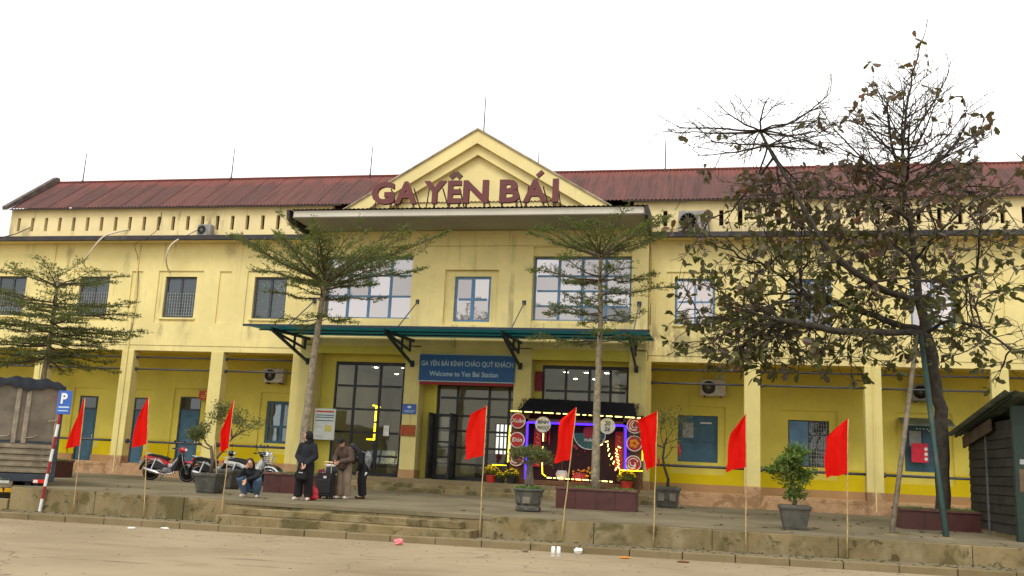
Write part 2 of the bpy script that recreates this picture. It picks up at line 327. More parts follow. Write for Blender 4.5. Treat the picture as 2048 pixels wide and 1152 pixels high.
plain('tyre', (.014, .014, .014), .85); plain('chrome', (.75, .75, .75), .16, .95, var=.05, bump=0); plain('rim_pale', (.6, .58, .52), .35, .6, bump=0); plain('bike_black', (.015, .016, .018), .3, spec=.5, bump=0); plain('bike_red', (.48, .02, .03), .25, spec=.5, bump=0); plain('bike_silver', (.5, .5, .5), .3, .6, bump=0); plain('engine_grey', (.22, .22, .22), .4, .7); plain('seat_black', (.018, .017, .017), .6); plain('lamp_red', (.6, .02, .01), .2, bump=0); plain('lamp_clear', (.8, .78, .7), .1, bump=0); plain('lamp_orange', (.7, .22, .01), .3, bump=0); plain('bike_white', (.62, .62, .58), .35, bump=0)
plain('skin', (.55, .31, .2), .55, var=.06, bump=0); plain('hair_black', (.012, .010, .010), .5); plain('cloth_black', (.011, .011, .012), .95, var=.25); plain('cloth_navy', (.013, .014, .018), .95, var=.25); plain('cloth_dark_blue', (.03, .045, .065), .85); plain('denim', (.07, .12, .19), .85, var=.25, dirt=((.16, .22, .3), .4)); plain('cloth_brown', (.075, .048, .034), .9, var=.25, scale=18, dirt=((.05, .03, .02), .5)); plain('cloth_khaki', (.20, .15, .10), .85); plain('cloth_pale', (.6, .6, .52), .8); plain('shoe_pale', (.62, .55, .47), .7); plain('cloth_pink', (.75, .12, .12), .6); plain('mask_pale', (.62, .42, .33), .7); plain('lips', (.3, .08, .07), .5); plain('eye_dark', (.01, .008, .008), .3)
plain('suitcase_black', (.012, .012, .013), .55, var=.2, scale=20); plain('suitcase_maroon', (.14, .012, .035), .5); plain('handle_gold', (.5, .34, .16), .4, .3); plain('bag_red', (.62, .03, .045), .5); plain('bag_grey', (.17, .17, .17), .8, var=.6, scale=16); plain('bag_white', (.55, .57, .54), .7); plain('label_white', (.6, .5, .45), .5)
plain('truck_board', (.23, .19, .125), .7, .0, var=.3, scale=4, dirt=((.1, .08, .05), .6)); plain('truck_sheet', (.145, .12, .085), .6, var=.35, scale=2.2, dirt=((.26, .06, .05), .35)); plain('truck_post', (.27, .225, .16), .6, var=.3, dirt=((.1, .07, .05), .5)); plain('tarp_dark', (.010, .013, .018), .75, var=.4, scale=3, bump=.3); plain('truck_steel', (.032, .04, .05), .65, var=.3); plain('plate_white', (.5, .5, .45), .5); plain('reflector_yellow', (.75, .38, .01), .4)
plain('kiosk_panel', (.03, .029, .023), .8, var=.5, scale=3, dirt=((.06, .05, .03), .6)); plain('kiosk_roof', (.14, .17, .135), .65, var=.35, scale=2.5, dirt=((.06, .055, .04), .6)); plain('kiosk_fascia', (.10, .07, .04), .85, var=.4, scale=3, dirt=((.3, .2, .1), .3)); plain('kiosk_green', (.016, .032, .024), .6, dirt=((.12, .1, .05), .5)); plain('board_navy', (.012, .025, .05), .5); plain('poster_red', (.62, .02, .05), .5)
plain('thatch_black', (.018, .017, .022), .95, var=.5, scale=12, bump=.5); plain('backdrop_red', (.034, .008, .008), .8, var=.5, scale=2.5, dirt=((.03, .01, .01), .7)); plain('disc_white', (.72, .68, .58), .6); plain('disc_red', (.42, .02, .02), .5); plain('disc_ink', (.03, .02, .02), .6); plain('fan_teal', (.05, .16, .13), .6); plain('booth_wood', (.13, .06, .025), .8, var=.4, scale=8); plain('flower_yellow', (.75, .52, .01), .7, var=.3, scale=30); plain('flower_orange', (.75, .25, .01), .7); plain('pumpkin_red', (.4, .03, .03), .5); plain('couplet_red', (.5, .015, .03), .6)
plain('paper_white', (.75, .74, .68), .7); plain('paper_pink', (.75, .22, .25), .7); plain('rubble', (.22, .165, .10), .95); plain('leaf_dead', (.17, .085, .03), .9, var=.4); plain('moss', (.085, .08, .03), 1., var=.4, bump=.5); plain('grass_green', (.10, .19, .03), .9, var=.4)
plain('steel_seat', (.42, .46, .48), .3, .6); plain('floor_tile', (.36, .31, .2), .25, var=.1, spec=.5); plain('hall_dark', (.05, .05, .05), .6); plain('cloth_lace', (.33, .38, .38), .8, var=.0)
emit('led_yellow', (1, .72, .012), 2.4); emit('led_warm', (1, .78, .2), 3.5); emit('led_blue', (.05, .012, 1), 2.6); emit('downlight', (1, .93, .75), 22); emit('headlamp_glow', (1, .85, .55), 1.2)
# curtain lace pattern
t = NT('lace_curtain'); v = t.n('ShaderNodeTexVoronoi'); v.inputs['Scale'].default_value = 9; t.set(v.inputs['Vector'], t.pos); c = t.mix(t.ramp(v.outputs['Distance'], .15, .4), (.36, .44, .45), (.10, .14, .15)); t.done(c, .7)
# flag cloth
t = NT('flag_red'); c = t.mix(t.math('MULTIPLY', t.rand(), .6), t.mix(t.noise(5, 3), (.74, .004, .002), (.84, .008, .004)), (.80, .03, .015)); t.set(t.b.inputs['Base Color'], c); t.b.inputs['Roughness'].default_value = .7; t.b.inputs['Specular IOR Level'].default_value = .1; t.bump(t.noise(5, 4, sc=(2.2, 2.2, .6), dist=.8), .8, .05)
q = t.n('ShaderNodeBsdfTranslucent'); q.inputs[0].default_value = (.9, .006, .003, 1); s_ = t.n('ShaderNodeMixShader'); s_.inputs[0].default_value = .4
o_ = t.t.nodes['Material Output']; t.t.links.new(t.b.outputs[0], s_.inputs[1]); t.t.links.new(q.outputs[0], s_.inputs[2]); t.t.links.new(s_.outputs[0], o_.inputs[0])
def sheet_mat(name, dif, tr, f):       # translucent green roofing sheet
    t = NT(name); t.set(t.b.inputs['Base Color'], t.mix(t.ramp(t.noise(1.5, 5), .3, .7), [x*.7 for x in dif], dif)); t.b.inputs['Roughness'].default_value = .4
    q = t.n('ShaderNodeBsdfTranslucent'); q.inputs[0].default_value = (*tr, 1); s = t.n('ShaderNodeMixShader'); s.inputs[0].default_value = f
    o = t.t.nodes['Material Output']; t.t.links.new(t.b.outputs[0], s.inputs[1]); t.t.links.new(q.outputs[0], s.inputs[2]); t.t.links.new(s.outputs[0], o.inputs[0])
sheet_mat('canopy_sheet', (.010, .045, .065), (.07, .36, .36), .60)
def leaf_mat(name, cols, f=.3):
    t = NT(name); a = t.noise(1.3, 3); b = t.noise(9, 2); c = t.mix(t.ramp(b, .3, .7), cols[0], cols[1]); c = t.mix(t.ramp(a, .4, .65), c, cols[2]); t.set(t.b.inputs['Base Color'], c); t.b.inputs['Roughness'].default_value = .55; t.b.inputs['Specular IOR Level'].default_value = .3
    q = t.n('ShaderNodeBsdfTranslucent'); t.set(q.inputs[0], t.mix(.5, c, (.16, .2, .02))); s = t.n('ShaderNodeMixShader'); s.inputs[0].default_value = f
    o = t.t.nodes['Material Output']; t.t.links.new(t.b.outputs[0], s.inputs[1]); t.t.links.new(q.outputs[0], s.inputs[2]); t.t.links.new(s.outputs[0], o.inputs[0])
leaf_mat('leaf_mantaly', [(.095, .125, .03), (.145, .18, .045), (.115, .145, .045)], .42); leaf_mat('leaf_almond_green', [(.075, .078, .022), (.11, .115, .035), (.095, .08, .03)]); leaf_mat('leaf_almond_brown', [(.10, .075, .06), (.15, .115, .09), (.12, .07, .05)]); leaf_mat('leaf_almond_red', [(.14, .045, .03), (.10, .05, .035), (.16, .06, .03)])
leaf_mat('leaf_bush', [(.07, .14, .02), (.12, .20, .03), (.15, .20, .04)]); leaf_mat('leaf_bonsai', [(.10, .12, .035), (.15, .155, .05), (.12, .13, .045)]); leaf_mat('leaf_flower', [(.05, .09, .02), (.09, .13, .03), (.3, .25, .02)])
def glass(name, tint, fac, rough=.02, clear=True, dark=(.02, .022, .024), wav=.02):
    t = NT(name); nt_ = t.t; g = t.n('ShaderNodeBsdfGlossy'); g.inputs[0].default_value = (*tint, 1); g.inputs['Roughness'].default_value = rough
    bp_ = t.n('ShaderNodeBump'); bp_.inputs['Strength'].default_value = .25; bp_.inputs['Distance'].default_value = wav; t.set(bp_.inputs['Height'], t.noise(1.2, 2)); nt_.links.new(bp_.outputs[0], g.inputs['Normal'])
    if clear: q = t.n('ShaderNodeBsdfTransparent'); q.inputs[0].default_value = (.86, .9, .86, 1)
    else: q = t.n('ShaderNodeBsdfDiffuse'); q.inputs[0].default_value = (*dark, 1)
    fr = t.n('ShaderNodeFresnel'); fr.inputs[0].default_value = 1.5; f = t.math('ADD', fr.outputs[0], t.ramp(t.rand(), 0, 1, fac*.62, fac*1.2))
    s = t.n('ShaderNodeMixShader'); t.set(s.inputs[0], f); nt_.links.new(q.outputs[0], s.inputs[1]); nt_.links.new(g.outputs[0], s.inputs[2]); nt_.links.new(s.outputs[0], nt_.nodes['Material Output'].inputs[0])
glass('glass_clear', (.95, .97, .95), .02); glass('glass_mirror', (.68, .61, .59), .58, clear=False, dark=(.25, .22, .2)); glass('glass_dim_reflection', (.8, .78, .76), .12, clear=False, dark=(.16, .155, .15)); glass('glass_dark', (.8, .85, .9), .05, clear=False, dark=(.025, .03, .03)); glass('glass_blue', (.8, .9, 1), .12, clear=False, dark=(.05, .07, .08)); glass('glass_curtain', (.9, .9, .9), .06)

# ================================================================ the setting
def edge(x): return -13.33-.033*x            # front line of the terrace
def kz(x): return -.46+.0082*x               # top of the kerb: the street falls to the left
mb = MB(); g = []
xs = [-420, -60, -30, -15, 0, 15, 30, 60, 420]; ys = [-420, -60, -30, -20, -10, 20, 60, 420]
for y in ys:
    for x in xs: g.append((x, y, -.595+.0082*max(-30, min(30, x))))
mb.add(g, [(j*9+i, j*9+i+1, (j+1)*9+i+1, (j+1)*9+i) for j in range(len(ys)-1) for i in range(8)])
struct('road', mb, 'road_dirt')
def slab(x0, x1, off0, y1, z0, z1, n=14):    # block whose front follows the terrace line
    mb = MB(); P = [(x0+(x1-x0)*i/n, edge(x0+(x1-x0)*i/n)+off0+random.uniform(-.006, .006)) for i in range(n+1)]
    return mb.prism(P+[(x1, y1 if not callable(y1) else y1(x1)), (x0, y1 if not callable(y1) else y1(x0))], 'z', z0, z1)
YX, YY = -16.05, -5.3        # the truck yard cuts into the terrace along this slanted line
fr = [(-9.65+37.65*i/40, edge(-9.65+37.65*i/40)+.03+random.uniform(-.006, .006)) for i in range(41)]
terrace = struct('terrace', MB().prism(fr+[(28, -.02), (-34, -.02), (-34, YY), (YX, YY)], 'z', -.75, 0), 'concrete_terrace')
for i in range(16):                           # retaining wall panels with joints between them
    a, b = -9.65+i*2.35, -9.65+(i+1)*2.35-.012
    link('retaining_wall_panel', slab(a, b, -.03, lambda x: edge(x)+.03, -.8, -.012-.008*random.random(), 6).mesh('retaining_wall_panel', 'concrete_wall', bevel=.008), terrace)
yard = struct('lower_yard', MB().prism([(-34, edge(-34)+.1), (-9.66, edge(-9.66)+.1), (YX-.01, YY-.01), (-34, YY-.01)], 'z', -.8, -.36), 'concrete_terrace')
link('yard_wall', slab(-34, -9.68, -.06, lambda x: edge(x)+.1, -.85, -.30, 20).mesh('yard_wall', 'concrete_wall', bevel=.01), yard)
steps = struct('forecourt_steps', slab(-3.72, 2.02, -.74, lambda x: edge(x)-.04, -.8, -.30, 24), 'concrete_wall', bevel=.012)
link('step', slab(-3.55, 1.72, -.40, lambda x: edge(x)-.04, -.299, -.15, 24).mesh('step', 'concrete_wall', bevel=.012), steps)
link('step_lip', slab(-3.9, 2.3, -.05, lambda x: edge(x)+.35, -.10, .004, 20).mesh('step_lip', 'concrete_terrace', bevel=.01), steps)
kerb = bpy.data.objects.new('kerb', None); C.objects.link(kerb); kerb['kind'] = 'structure'
x = -16.
while x < 17:
    L = random.choice((.92, .95, .98)); mbk = MB(); dz = random.uniform(-.008, .008); dy = random.uniform(-.012, .012)
    P = []
    for q in (x, x+L): P.append((q, edge(q)-1.0+dy))
    for q in (x+L, x): P.append((q, edge(q)-.70+dy))
    a = kz(x)+dz; b = kz(x+L)+dz
    V = [(p[0], p[1], -.8) for p in P]+[(P[0][0], P[0][1], a), (P[1][0], P[1][1], b), (P[2][0], P[2][1], b), (P[3][0], P[3][1], a)]
    mbk.add(V, [(0, 3, 2, 1), (4, 5, 6, 7), (0, 1, 5, 4), (1, 2, 6, 5), (2, 3, 7, 6), (3, 0, 4, 7)])
    link('kerb_stone', mbk.mesh('kerb_stone', 'concrete_kerb', bevel=.012), kerb); x += L+.014
mb = MB(); n = 33
mb.add([(-16+i, edge(-16+i)+o_, kz(-16+i)-.012) for i in range(n+1) for o_ in (-.72, 0)], [(2*i, 2*i+2, 2*i+3, 2*i+1) for i in range(n)])
struct('kerb_strip', mb, 'concrete_terrace')
# moss in the foot of the wall, pebbles and leaves: uncountable
mb = MB()
for i in range(700):
    x = random.uniform(-14, 14); z = kz(x)
    r = random.uniform(.006, .022)
    y = edge(x)-random.choice((abs(random.gauss(0, .05)), .70+random.gauss(0, .02), random.uniform(0, .7)))-.08
    if -3.75 < x < 2.05 and y > edge(x)-.8: continue
    mb.obox((x, y, z-.006+r*.2), (r*random.uniform(.6, 2), r, r*.5), Matrix.Rotation(random.random()*3, 3, 'Z'))
o = struct('moss_tufts', mb, 'moss', fix=False); o['kind'] = 'stuff'
mb = MB()
for i in range(420):
    x = random.uniform(-14, 13); y = edge(x)-1.02-abs(random.gauss(0, 1.3)) if random.random() < .6 else random.uniform(-24, -15); r = random.uniform(.004, .013)
    mb.obox((x, y, -.595+.0082*x+r*.3), (r*random.uniform(.7, 1.6), r, r*.5), Matrix.Rotation(random.random()*3, 3, 'Z'))
o = struct('road_pebbles', mb, 'rubble', fix=False); o['kind'] = 'stuff'

# ================================================================ the station building
B = thing('station_building', 'long two storey yellow railway station with red tin roof and central gable', 'building', (-1.95, 0, 0))
SPLIT = {'arcade_floor', 'dado', 'skirting', 'eave_edge', 'flat_roof', 'block_side', 'bay_beam', 'entrance_side', 'entrance_soffit', 'hall_wall', 'counter', 'slab_end', 'grille', 'rake_moulding', 'rake_coping'}
def bp(name, mb, mat, parent=B, **k):
    if name in SPLIT and name not in ('grille',):
        return [part(name, q, mat, parent, world=True, **k) for q in loose(mb)][0]
    return part(name, mb, mat, parent, world=True, **k)
FZ, BZ = .44, 4.845
COLS_L = [-27.94, -24.04, -20.14, -16.24, -12.34]; COLS_R = [7.80, 11.70, 15.60, 19.5]
WIN_L = [-25.725, -21.825, -17.925, -14.025, -10.14]; WIN_R = [6.115, 10.015, 13.915, 17.815]
XL, XR, CL, CR = -29.5, 22.5, -8.40, 4.50
# arcade floor, plinth, columns, back wall
bp('arcade_floor', MB().box(XL, CL, .06, 2.3, 0, FZ).box(CR, XR, .06, 2.3, 0, FZ), 'wall_skirt')
def plinth(x0, x1):
    mb = MB(); mb.box(x0, x1, -.03, .07, -.02, FZ-.14); mb.box(x0, x1, .0, .07, FZ-.14, FZ); bp('plinth', mb, 'plinth_peeling', bevel=.012)
ED = [-29.5]+COLS_L+[-8.44]
for a, b in zip(ED, ED[1:]):
    if b-a > 1: plinth(a+.53 if a > -29 else a, b)
for a, b in zip([3.9]+COLS_R, COLS_R+[22.5]): plinth(a+.53, b)
for x in COLS_L+[-8.9]+[4.1]+COLS_R:
    c = bp('column', MB().box(x, x+.53, 0, .45, FZ+.28, BZ+.01), 'wall_column', bevel=.012)
    bp('column_base', MB().box(x-.012, x+.542, -.035, .46, -.02, FZ+.28), 'plinth_peeling', c, bevel=.015)
    if x in (-16.24, 11.70, -20.14, -24.04): bp('rain_pipe', MB().tube([(x+.27, -.03, .1), (x+.25, -.03, 9.2)], .022, 8), 'wall_front', c)
DOORS = [(-21.0+0*.0, -20.96), ]
def doors_L(): return [(-19.6, -18.72), (-16.92, -16.06), (-14.95, -13.9)]
D_OPEN = [(-19.55, -18.66, FZ, 3.12), (-16.95, -16.30, FZ, 3.12), (-14.83, -13.86, FZ, 3.22)]
W_LOW_L = [(-10.92, -9.60, 1.48, 3.16)]
W_LOW_R = [(5.50, 6.93, 1.48, 3.16), (9.40, 10.80, 1.48, 3.12), (13.3, 14.6, 1.48, 3.16), (17.1, 18.5, 1.48, 3.1)]
YB = 2.2
for (x0, x1, hl) in ((XL, CL+.04, D_OPEN+W_LOW_L), (CR-.04, XR, W_LOW_R)):
    niche = []
    for h in hl: niche.append((h[0]-.28, h[1]+.28, FZ+.26 if h[2] < .5 else 1.05, h[3]+.34))
    bp('arcade_wall', wall(x0, x1, 1.42, 5.3, YB, YB+.06, [(a, b, max(c, 1.42), d) for a, b, c, d in niche]), 'wall_arcade')
    bp('arcade_wall', wall(x0, x1, 1.0, 5.3, YB+.06, YB+.3, hl), 'wall_arcade')
    bp('dado', wall(x0, x1, FZ+.26, 1.419, YB-.004, YB+.058, [(h[0]-.28, h[1]+.28, FZ, 1.42) if h[2] < .5 else (h[0]-.28, h[1]+.28, 1.05, 1.42) for h in hl]), 'wall_dado')
    bp('dado', wall(x0, x1, FZ, .999, YB+.06, YB+.3, hl), 'wall_dado')
    bp('skirting', wall(x0, x1, FZ, FZ+.259, YB-.012, YB+.059, [h for h in hl if h[2] < .5]), 'wall_skirt')
    bp('arcade_ceiling', MB().box(x0, x1, .45, YB+.3, BZ+.12, BZ+.3), 'wall_arcade')
for (x0, x1) in ((XL, CL+.04), (CR-.04, XR)):        # unseen dark backing added to block sky through window gaps, then rear wall
    bp('room_sky_block', MB().box(x0, x1, YB+.36, YB+.46, FZ-.4, 5.3), 'hall_dark'); bp('upper_sky_block', MB().box(x0, x1, 1.6, 1.7, 5.31, 9.19), 'hall_dark'); bp('rear_wall', MB().box(x0, x1, 7.8, 8.0, 0, 9.2), 'wall_front')
bp('end_wall', MB().box(XL, XL+.2, .33, 7.8, 0, 9.2), 'wall_front'); bp('end_wall', MB().box(XR-.2, XR, .33, 7.8, 0, 9.2), 'wall_front')
# ---- doors and windows
def door(x0, x1, z1, y, hand=1):
    d = bp('door', MB().box(x0, x1, y+.02, y+.07, FZ, z1), 'shutter_blue')
    z2 = z1-.48
    bp('door_frame', MB().box(x0-.001, x0+.05, y-.02, y+.021, FZ, z1).box(x1-.05, x1+.001, y-.02, y+.021, FZ, z1).box(x0+.05, x1-.05, y-.02, y+.021, z1-.05, z1).box(x0+.05, x1-.05, y-.02, y+.021, z2-.05, z2), 'frame_grey', d, bevel=.004)
    bp('transom_pane', MB().box(x0+.05, x1-.05, y+.0, y+.012, z2, z1-.05), 'glass_dark', d)
    for k in range(2):
        zz = FZ+.12+k*1.0; bp('door_panel', MB().box(x0+.14, x1-.14, y+.004, y+.022, zz, min(zz+.85, z2-.12)), 'shutter_blue', d, bevel=.01)
    bp('door_handle', MB().box(x1-.12, x1-.09, y-.02, y+.02, 1.35, 1.52), 'chrome', d)
for h in D_OPEN: door(h[0]+.005, h[1]-.005, h[3]-.01, YB+.1)
def window(x0, x1, z0, z1, y, cols, rows, fm, pm, fw=.055, mw=.05, dp=.06, grille=0, wide=None, curtain=None, leafs=True, side=None):
    mb = MB(); mb.box(x0, x0+fw, y, y+dp, z0, z1).box(x1-fw, x1, y, y+dp, z0, z1).box(x0+fw, x1-fw, y, y+dp, z0, z0+fw).box(x0+fw, x1-fw, y, y+dp, z1-fw, z1)
    wd = bp('window', mb, fm, bevel=.006)
    xs = [x0+fw]+[x0+fw+(x1-x0-2*fw)*c for c in cols]+[x1-fw]; zs = [z0+fw]+[z0+fw+(z1-z0-2*fw)*r for r in rows]+[z1-fw]
    mm = MB()
    for i, x in enumerate(xs[1:-1]): mm.box(x-mw/2*(wide or 1), x+mw/2*(wide or 1), y+.004, y+dp-.004, z0+fw, z1-fw)
    for z in zs[1:-1]:
        for a, b in zip(xs, xs[1:]): mm.box(a+mw/2*(wide or 1), b-mw/2*(wide or 1), y+.008, y+dp-.008, z-mw/2, z+mw/2)
    if mm.v: bp('mullion', mm, fm, wd)
    for i in range(len(xs)-1):
        for j in range(len(zs)-1):
            a, b, c, d = xs[i], xs[i+1], zs[j], zs[j+1]; k = random.uniform(-.012, .012); k2 = random.uniform(-.009, .009)
            mq = MB().add([(a, y+.03+k, c), (b, y+.03+k2, c), (b, y+.03-k, d), (a, y+.03-k2, d)], [(0, 1, 2, 3)])
            bp('pane', mq, pm if not callable(pm) else pm(i, j), wd, fix=False)
    if grille:
        gm = MB()
        for i in range(1, grille*2):
            x = x0+(x1-x0)*i/(grille*2); gm.box(x-.006, x+.006, y+dp+.01, y+dp+.022, z0, z1)
        for i in range(1, 11):
            z = z0+(z1-z0)*i/11; gm.box(x0, x1, y+dp+.022, y+dp+.03, z-.006, z+.006)
        bp('grille', gm, 'grille_pale', wd, fix=False)
    if curtain: bp('curtain', MB().box(x0, x1, y+.2, y+.21, z0, z1), curtain, wd)
    return wd
# upper floor: front skin with shallow niches, inner skin with the window openings
SK = .05
for (x0, x1, wins, cols) in ((XL, CL-.02, WIN_L, COLS_L), (CR+.02, XR, WIN_R, COLS_R)):
    hol = [(c-.99, c+.99, 5.98, 8.07) for c in wins]+[(c+.265-.25, c+.265+.25, 5.98, 8.05) for c in cols]
    opn = [(c-.69, c+.69, 6.18, 7.84) for c in wins]
    bp('upper_wall', wall(x0, x1, 5.07, 9.2, 0, SK, hol), 'wall_front')
    bp('upper_wall', wall(x0, x1, 5.0, 9.2, SK, .32, opn), 'wall_front')
    bp('beam', MB().box(x0, x1, .02, .44, BZ, 5.069), 'wall_front', bevel=.01)
    for c in wins: bp('window_sill', MB().box(c-.78, c+.78, -.02, .12, 6.10, 6.179), 'wall_front', bevel=.01)
for c in WIN_L:
    lace = abs(c+10.14) < .1
    window(c-.68, c+.68, 6.185, 7.835, .14, [.5], [], 'frame_grey', 'glass_curtain' if lace else 'glass_dark', fw=.075, mw=.10, grille=0 if lace else 5, curtain='lace_curtain' if lace else None)
    if not lace:
        gm = MB()
        for i in range(1, 12):
            x = c-.68+1.36*i/12; gm.box(x-.007, x+.007, .12, .132, 6.25, 7.2)
        for i in range(8): gm.box(c-.6, c+.6, .132, .139, 6.28+i*.125, 6.292+i*.125)
        bp('grille', gm, 'grille_pale', fix=False)
for c in WIN_R: window(c-.68, c+.68, 6.185, 7.835, .14, [.5], [.5], 'frame_blue', 'glass_mirror', fw=.07, mw=.06)
# lower windows
def low(x0, x1, z0, z1, kind):
    y = YB+.12
    if kind == 'panes': window(x0, x1, z0, z1, y, [.5], [.38], 'shutter_blue', 'glass_blue', fw=.09, mw=.09, wide=1.5)
    elif kind == 'shut':
        w_ = window(x0, x1, z0, z1, y, [.5], [.45], 'shutter_blue', 'shutter_blue', fw=.06, mw=.06, wide=1.3)
        bp('notice', MB().box(x0+.16, x0+.55, y-.03, y-.022, z0+.85, z0+1.4), 'print_grey', w_); bp('notice', MB().box(x0+.8, x0+1.2, y-.03, y-.022, z0+1.38, z0+1.44), 'board_white', w_)
    else:
        w_ = window(x0, x1, z0, z1, y, [.5], [.35, .7], 'frame_grey', lambda i, j: 'shutter_blue' if i == 0 else 'glass_dark', fw=.06, mw=.05, grille=5)
        gm = MB()
        for i in range(1, 8): gm.box((x0+x1)/2+i*(x1-x0)/16-.007, (x0+x1)/2+i*(x1-x0)/16+.007, y-.03, y-.02, z0, z1)
        for i in range(1, 12): gm.box((x0+x1)/2, x1, y-.02, y-.012, z0+(z1-z0)*i/12-.007, z0+(z1-z0)*i/12+.007)
        bp('grille', gm, 'grille_pale', w_, fix=False)
        bp('shutter_leaf', MB().box(x0+.02, (x0+x1)/2-.02, y-.09, y-.05, z0+.03, z1-.03), 'frame_blue', w_, bevel=.01)
low(*[W_LOW_L[0][0]+.01, W_LOW_L[0][1]-.01, 1.49, 3.15], 'panes'); low(5.51, 6.92, 1.49, 3.15, 'shut'); low(9.41, 10.79, 1.49, 3.11, 'grille'); low(13.31, 14.59, 1.49, 3.15, 'shut'); low(17.11, 18.49, 1.49, 3.09, 'grille')
# pipes and rails between columns
ALLC = [-29.0]+COLS_L+[-8.9]
for a, b in list(zip(ALLC, ALLC[1:]))+list(zip([4.1]+COLS_R, COLS_R+[23])):
    a += .53
    for z, y, r in ((4.60, .22, .034), (4.13, .22, .034), (1.30, .2, .045)):
        if z < 2 and a < -10 and b < -8 and a > -12: z = 1.30
        pp = bp('rail_pipe', MB().tube([(a+.001, y, z), (b-.001, y, z)], r, 8), 'pipe_dark', smooth=True)
        bp('pipe_flange', MB().tube([(a+.001, y, z), (a+.09, y, z)], r*1.9, 8), 'pipe_dark', pp)
# cornice, parapet with slots
for (x0, x1) in ((XL, CL-.1), (CR+.12, XR)):
    bp('cornice', MB().box(x0, x1, -.45, .30, 9.201, 9.28), 'wall_parapet'); bp('gutter', MB().box(x0, x1, -.56, -.42, 9.205, 9.40).box(x0, x1, -.42, .05, 9.281, 9.33), 'fascia_black', bevel=.015)
xs = []; x = -21.92
while x < 20: xs.append(x); x += .6575
SL = [(q-.075, q+.075, 9.76, 10.34) for q in xs]
bp('parapet', wall(-22.35, CL+.6, 9.331, 10.70, .05, .22, [h for h in SL if h[1] < CL+.5]), 'wall_parapet'); bp('parapet', wall(CR-.6, XR, 9.331, 10.70, .05, .22, [h for h in SL if h[0] > CR-.5]), 'wall_parapet')
bp('parapet_return', MB().box(-22.35, -22.2, .22, 4.6, 9.331, 10.74), 'wall_parapet'); bp('attic_wall', MB().box(-22.3, XR, .6, .7, 9.3, 10.6), 'soot_coping')
bp('flat_roof', MB().box(XL, CL-.1, .22, 8, 9.2, 9.33).box(CR+.12, XR, .22, 8, 9.2, 9.33), 'slab_white')
# main roof: corrugated sheets
EY, EZ, RY, RZ = -.16, 10.70, 2.42, 12.62
roof = bp('roof', MB().tube([(-22.25, RY, RZ+.03), (XR, RY, RZ+.03)], .055, 8), 'roof_red')
SW = .86; mb = MB(); n = 31
for q in (0, 1):
    for i in range(n):
        s_ = i/(n-1); zz = .022*math.cos(2*PI*6*s_); mb.v.append((s_*SW*1.03, (RY-EY)*q, (RZ-EZ)*q+zz))
for i in range(n-1): mb.f.append([i, i+1, n+i+1, n+i]); mb.mi.append(0)
sheet = mb.mesh('roof_sheet', 'roof_red', smooth=True)
k = 0; x = -22.25
while x < XR:
    link('roof_sheet', sheet, roof, Vector((x, EY, EZ+.004*(k % 2)+random.uniform(0, .006)))-B.location); k += 1; x += SW
bp('roof_back', MB().add([(-22.25, RY, RZ), (XR, RY, RZ), (XR, 6.5, 9.6), (-22.25, 6.5, 9.6)], [(0, 1, 2, 3)]), 'roof_red', roof)
bp('eave_edge', MB().box(-22.3, CL+1, EY-.02, EY+.05, EZ-.06, EZ-.022).box(CR-1, XR, EY-.02, EY+.05, EZ-.06, EZ-.022), 'roof_edge', roof)
mb = MB(); mb.prism([(EY-.25, EZ-.12), (RY, RZ+.0), (RY+.12, RZ-.15), (RY+.05, RZ+.22), (RY-.12, RZ+.24), (EY-.3, EZ+.02)], 'x', -22.42, -22.2)
bp('gable_coping', mb, 'soot_coping', roof)
bp('gable_end', MB().prism([(.2, 10.5), (4.6, 10.5), (RY, RZ-.1)], 'x', -22.3, -22.2), 'wall_parapet', roof)
# ---- central block
YC = -.44
PX = [(-8.40, -7.76), (-4.24, -3.66), (-.16, .46), (3.90, 4.50)]
for a, b in PX:
    c = bp('pillar', MB().box(a, b, YC, .2, FZ+.28, 5.2), 'wall_column', bevel=.012); bp('pillar_base', MB().box(a-.012, b+.012, YC-.02, .21, FZ-.02, FZ+.28), 'wall_skirt', c, bevel=.01)
RL, RR = (-7.72, -4.20), (.36, 3.92)
bp('block_wall', wall(CL, CR, 5.15, 9.75, YC, YC+.09, [(RL[0], RL[1], 6.10, 8.9), (RR[0], RR[1], 6.10, 8.9), (-2.92, -.90, 5.98, 8.03)]), 'wall_front')
bp('block_wall', wall(CL, CR, 5.15, 9.75, YC+.09, YC+.42, [(RL[0], RL[1], 6.20, 8.56), (RR[0], RR[1], 6.20, 8.56), (-2.57, -1.20, 6.12, 7.80)]), 'wall_front')
bp('frieze', MB().box(CL-.02, CR+.02, YC-.05, YC-.001, 8.93, 9.505), 'wall_front', bevel=.01)
bp('center_panel', wall(-4.2, .36, 5.55, 8.9, YC-.05, YC-.001, [(-2.92, -.90, 5.98, 8.03)]), 'wall_front')
bp('block_side', MB().box(CL, CL+.3, YC+.42, 2.5, 0, 9.75).box(CR-.3, CR, YC+.42, 2.5, 4.9, 9.75), 'wall_front')
def big_window(x0, x1):
    window(x0+.02, x1-.02, 6.21, 8.55, YC+.28, [.25, .5, .75], [.22, .47, .72] if x0 > 0 else [.36, .72], 'frame_blue', (lambda i, j: 'glass_dim_reflection' if (x0 > 0 and j == 0 and i > 1) or (i+j*3) % 7 == 4 and j < 1 else 'glass_mirror'), fw=.06, mw=.07, wide=1.4)  # greyer bottom panes imitate darker tree reflections by colour
big_window(*RL); big_window(*RR)
cw = window(-2.56, -1.21, 6.125, 7.795, YC+.16, [.5], [.5], 'frame_blue', 'glass_mirror', fw=.08, mw=.08, wide=1.6)
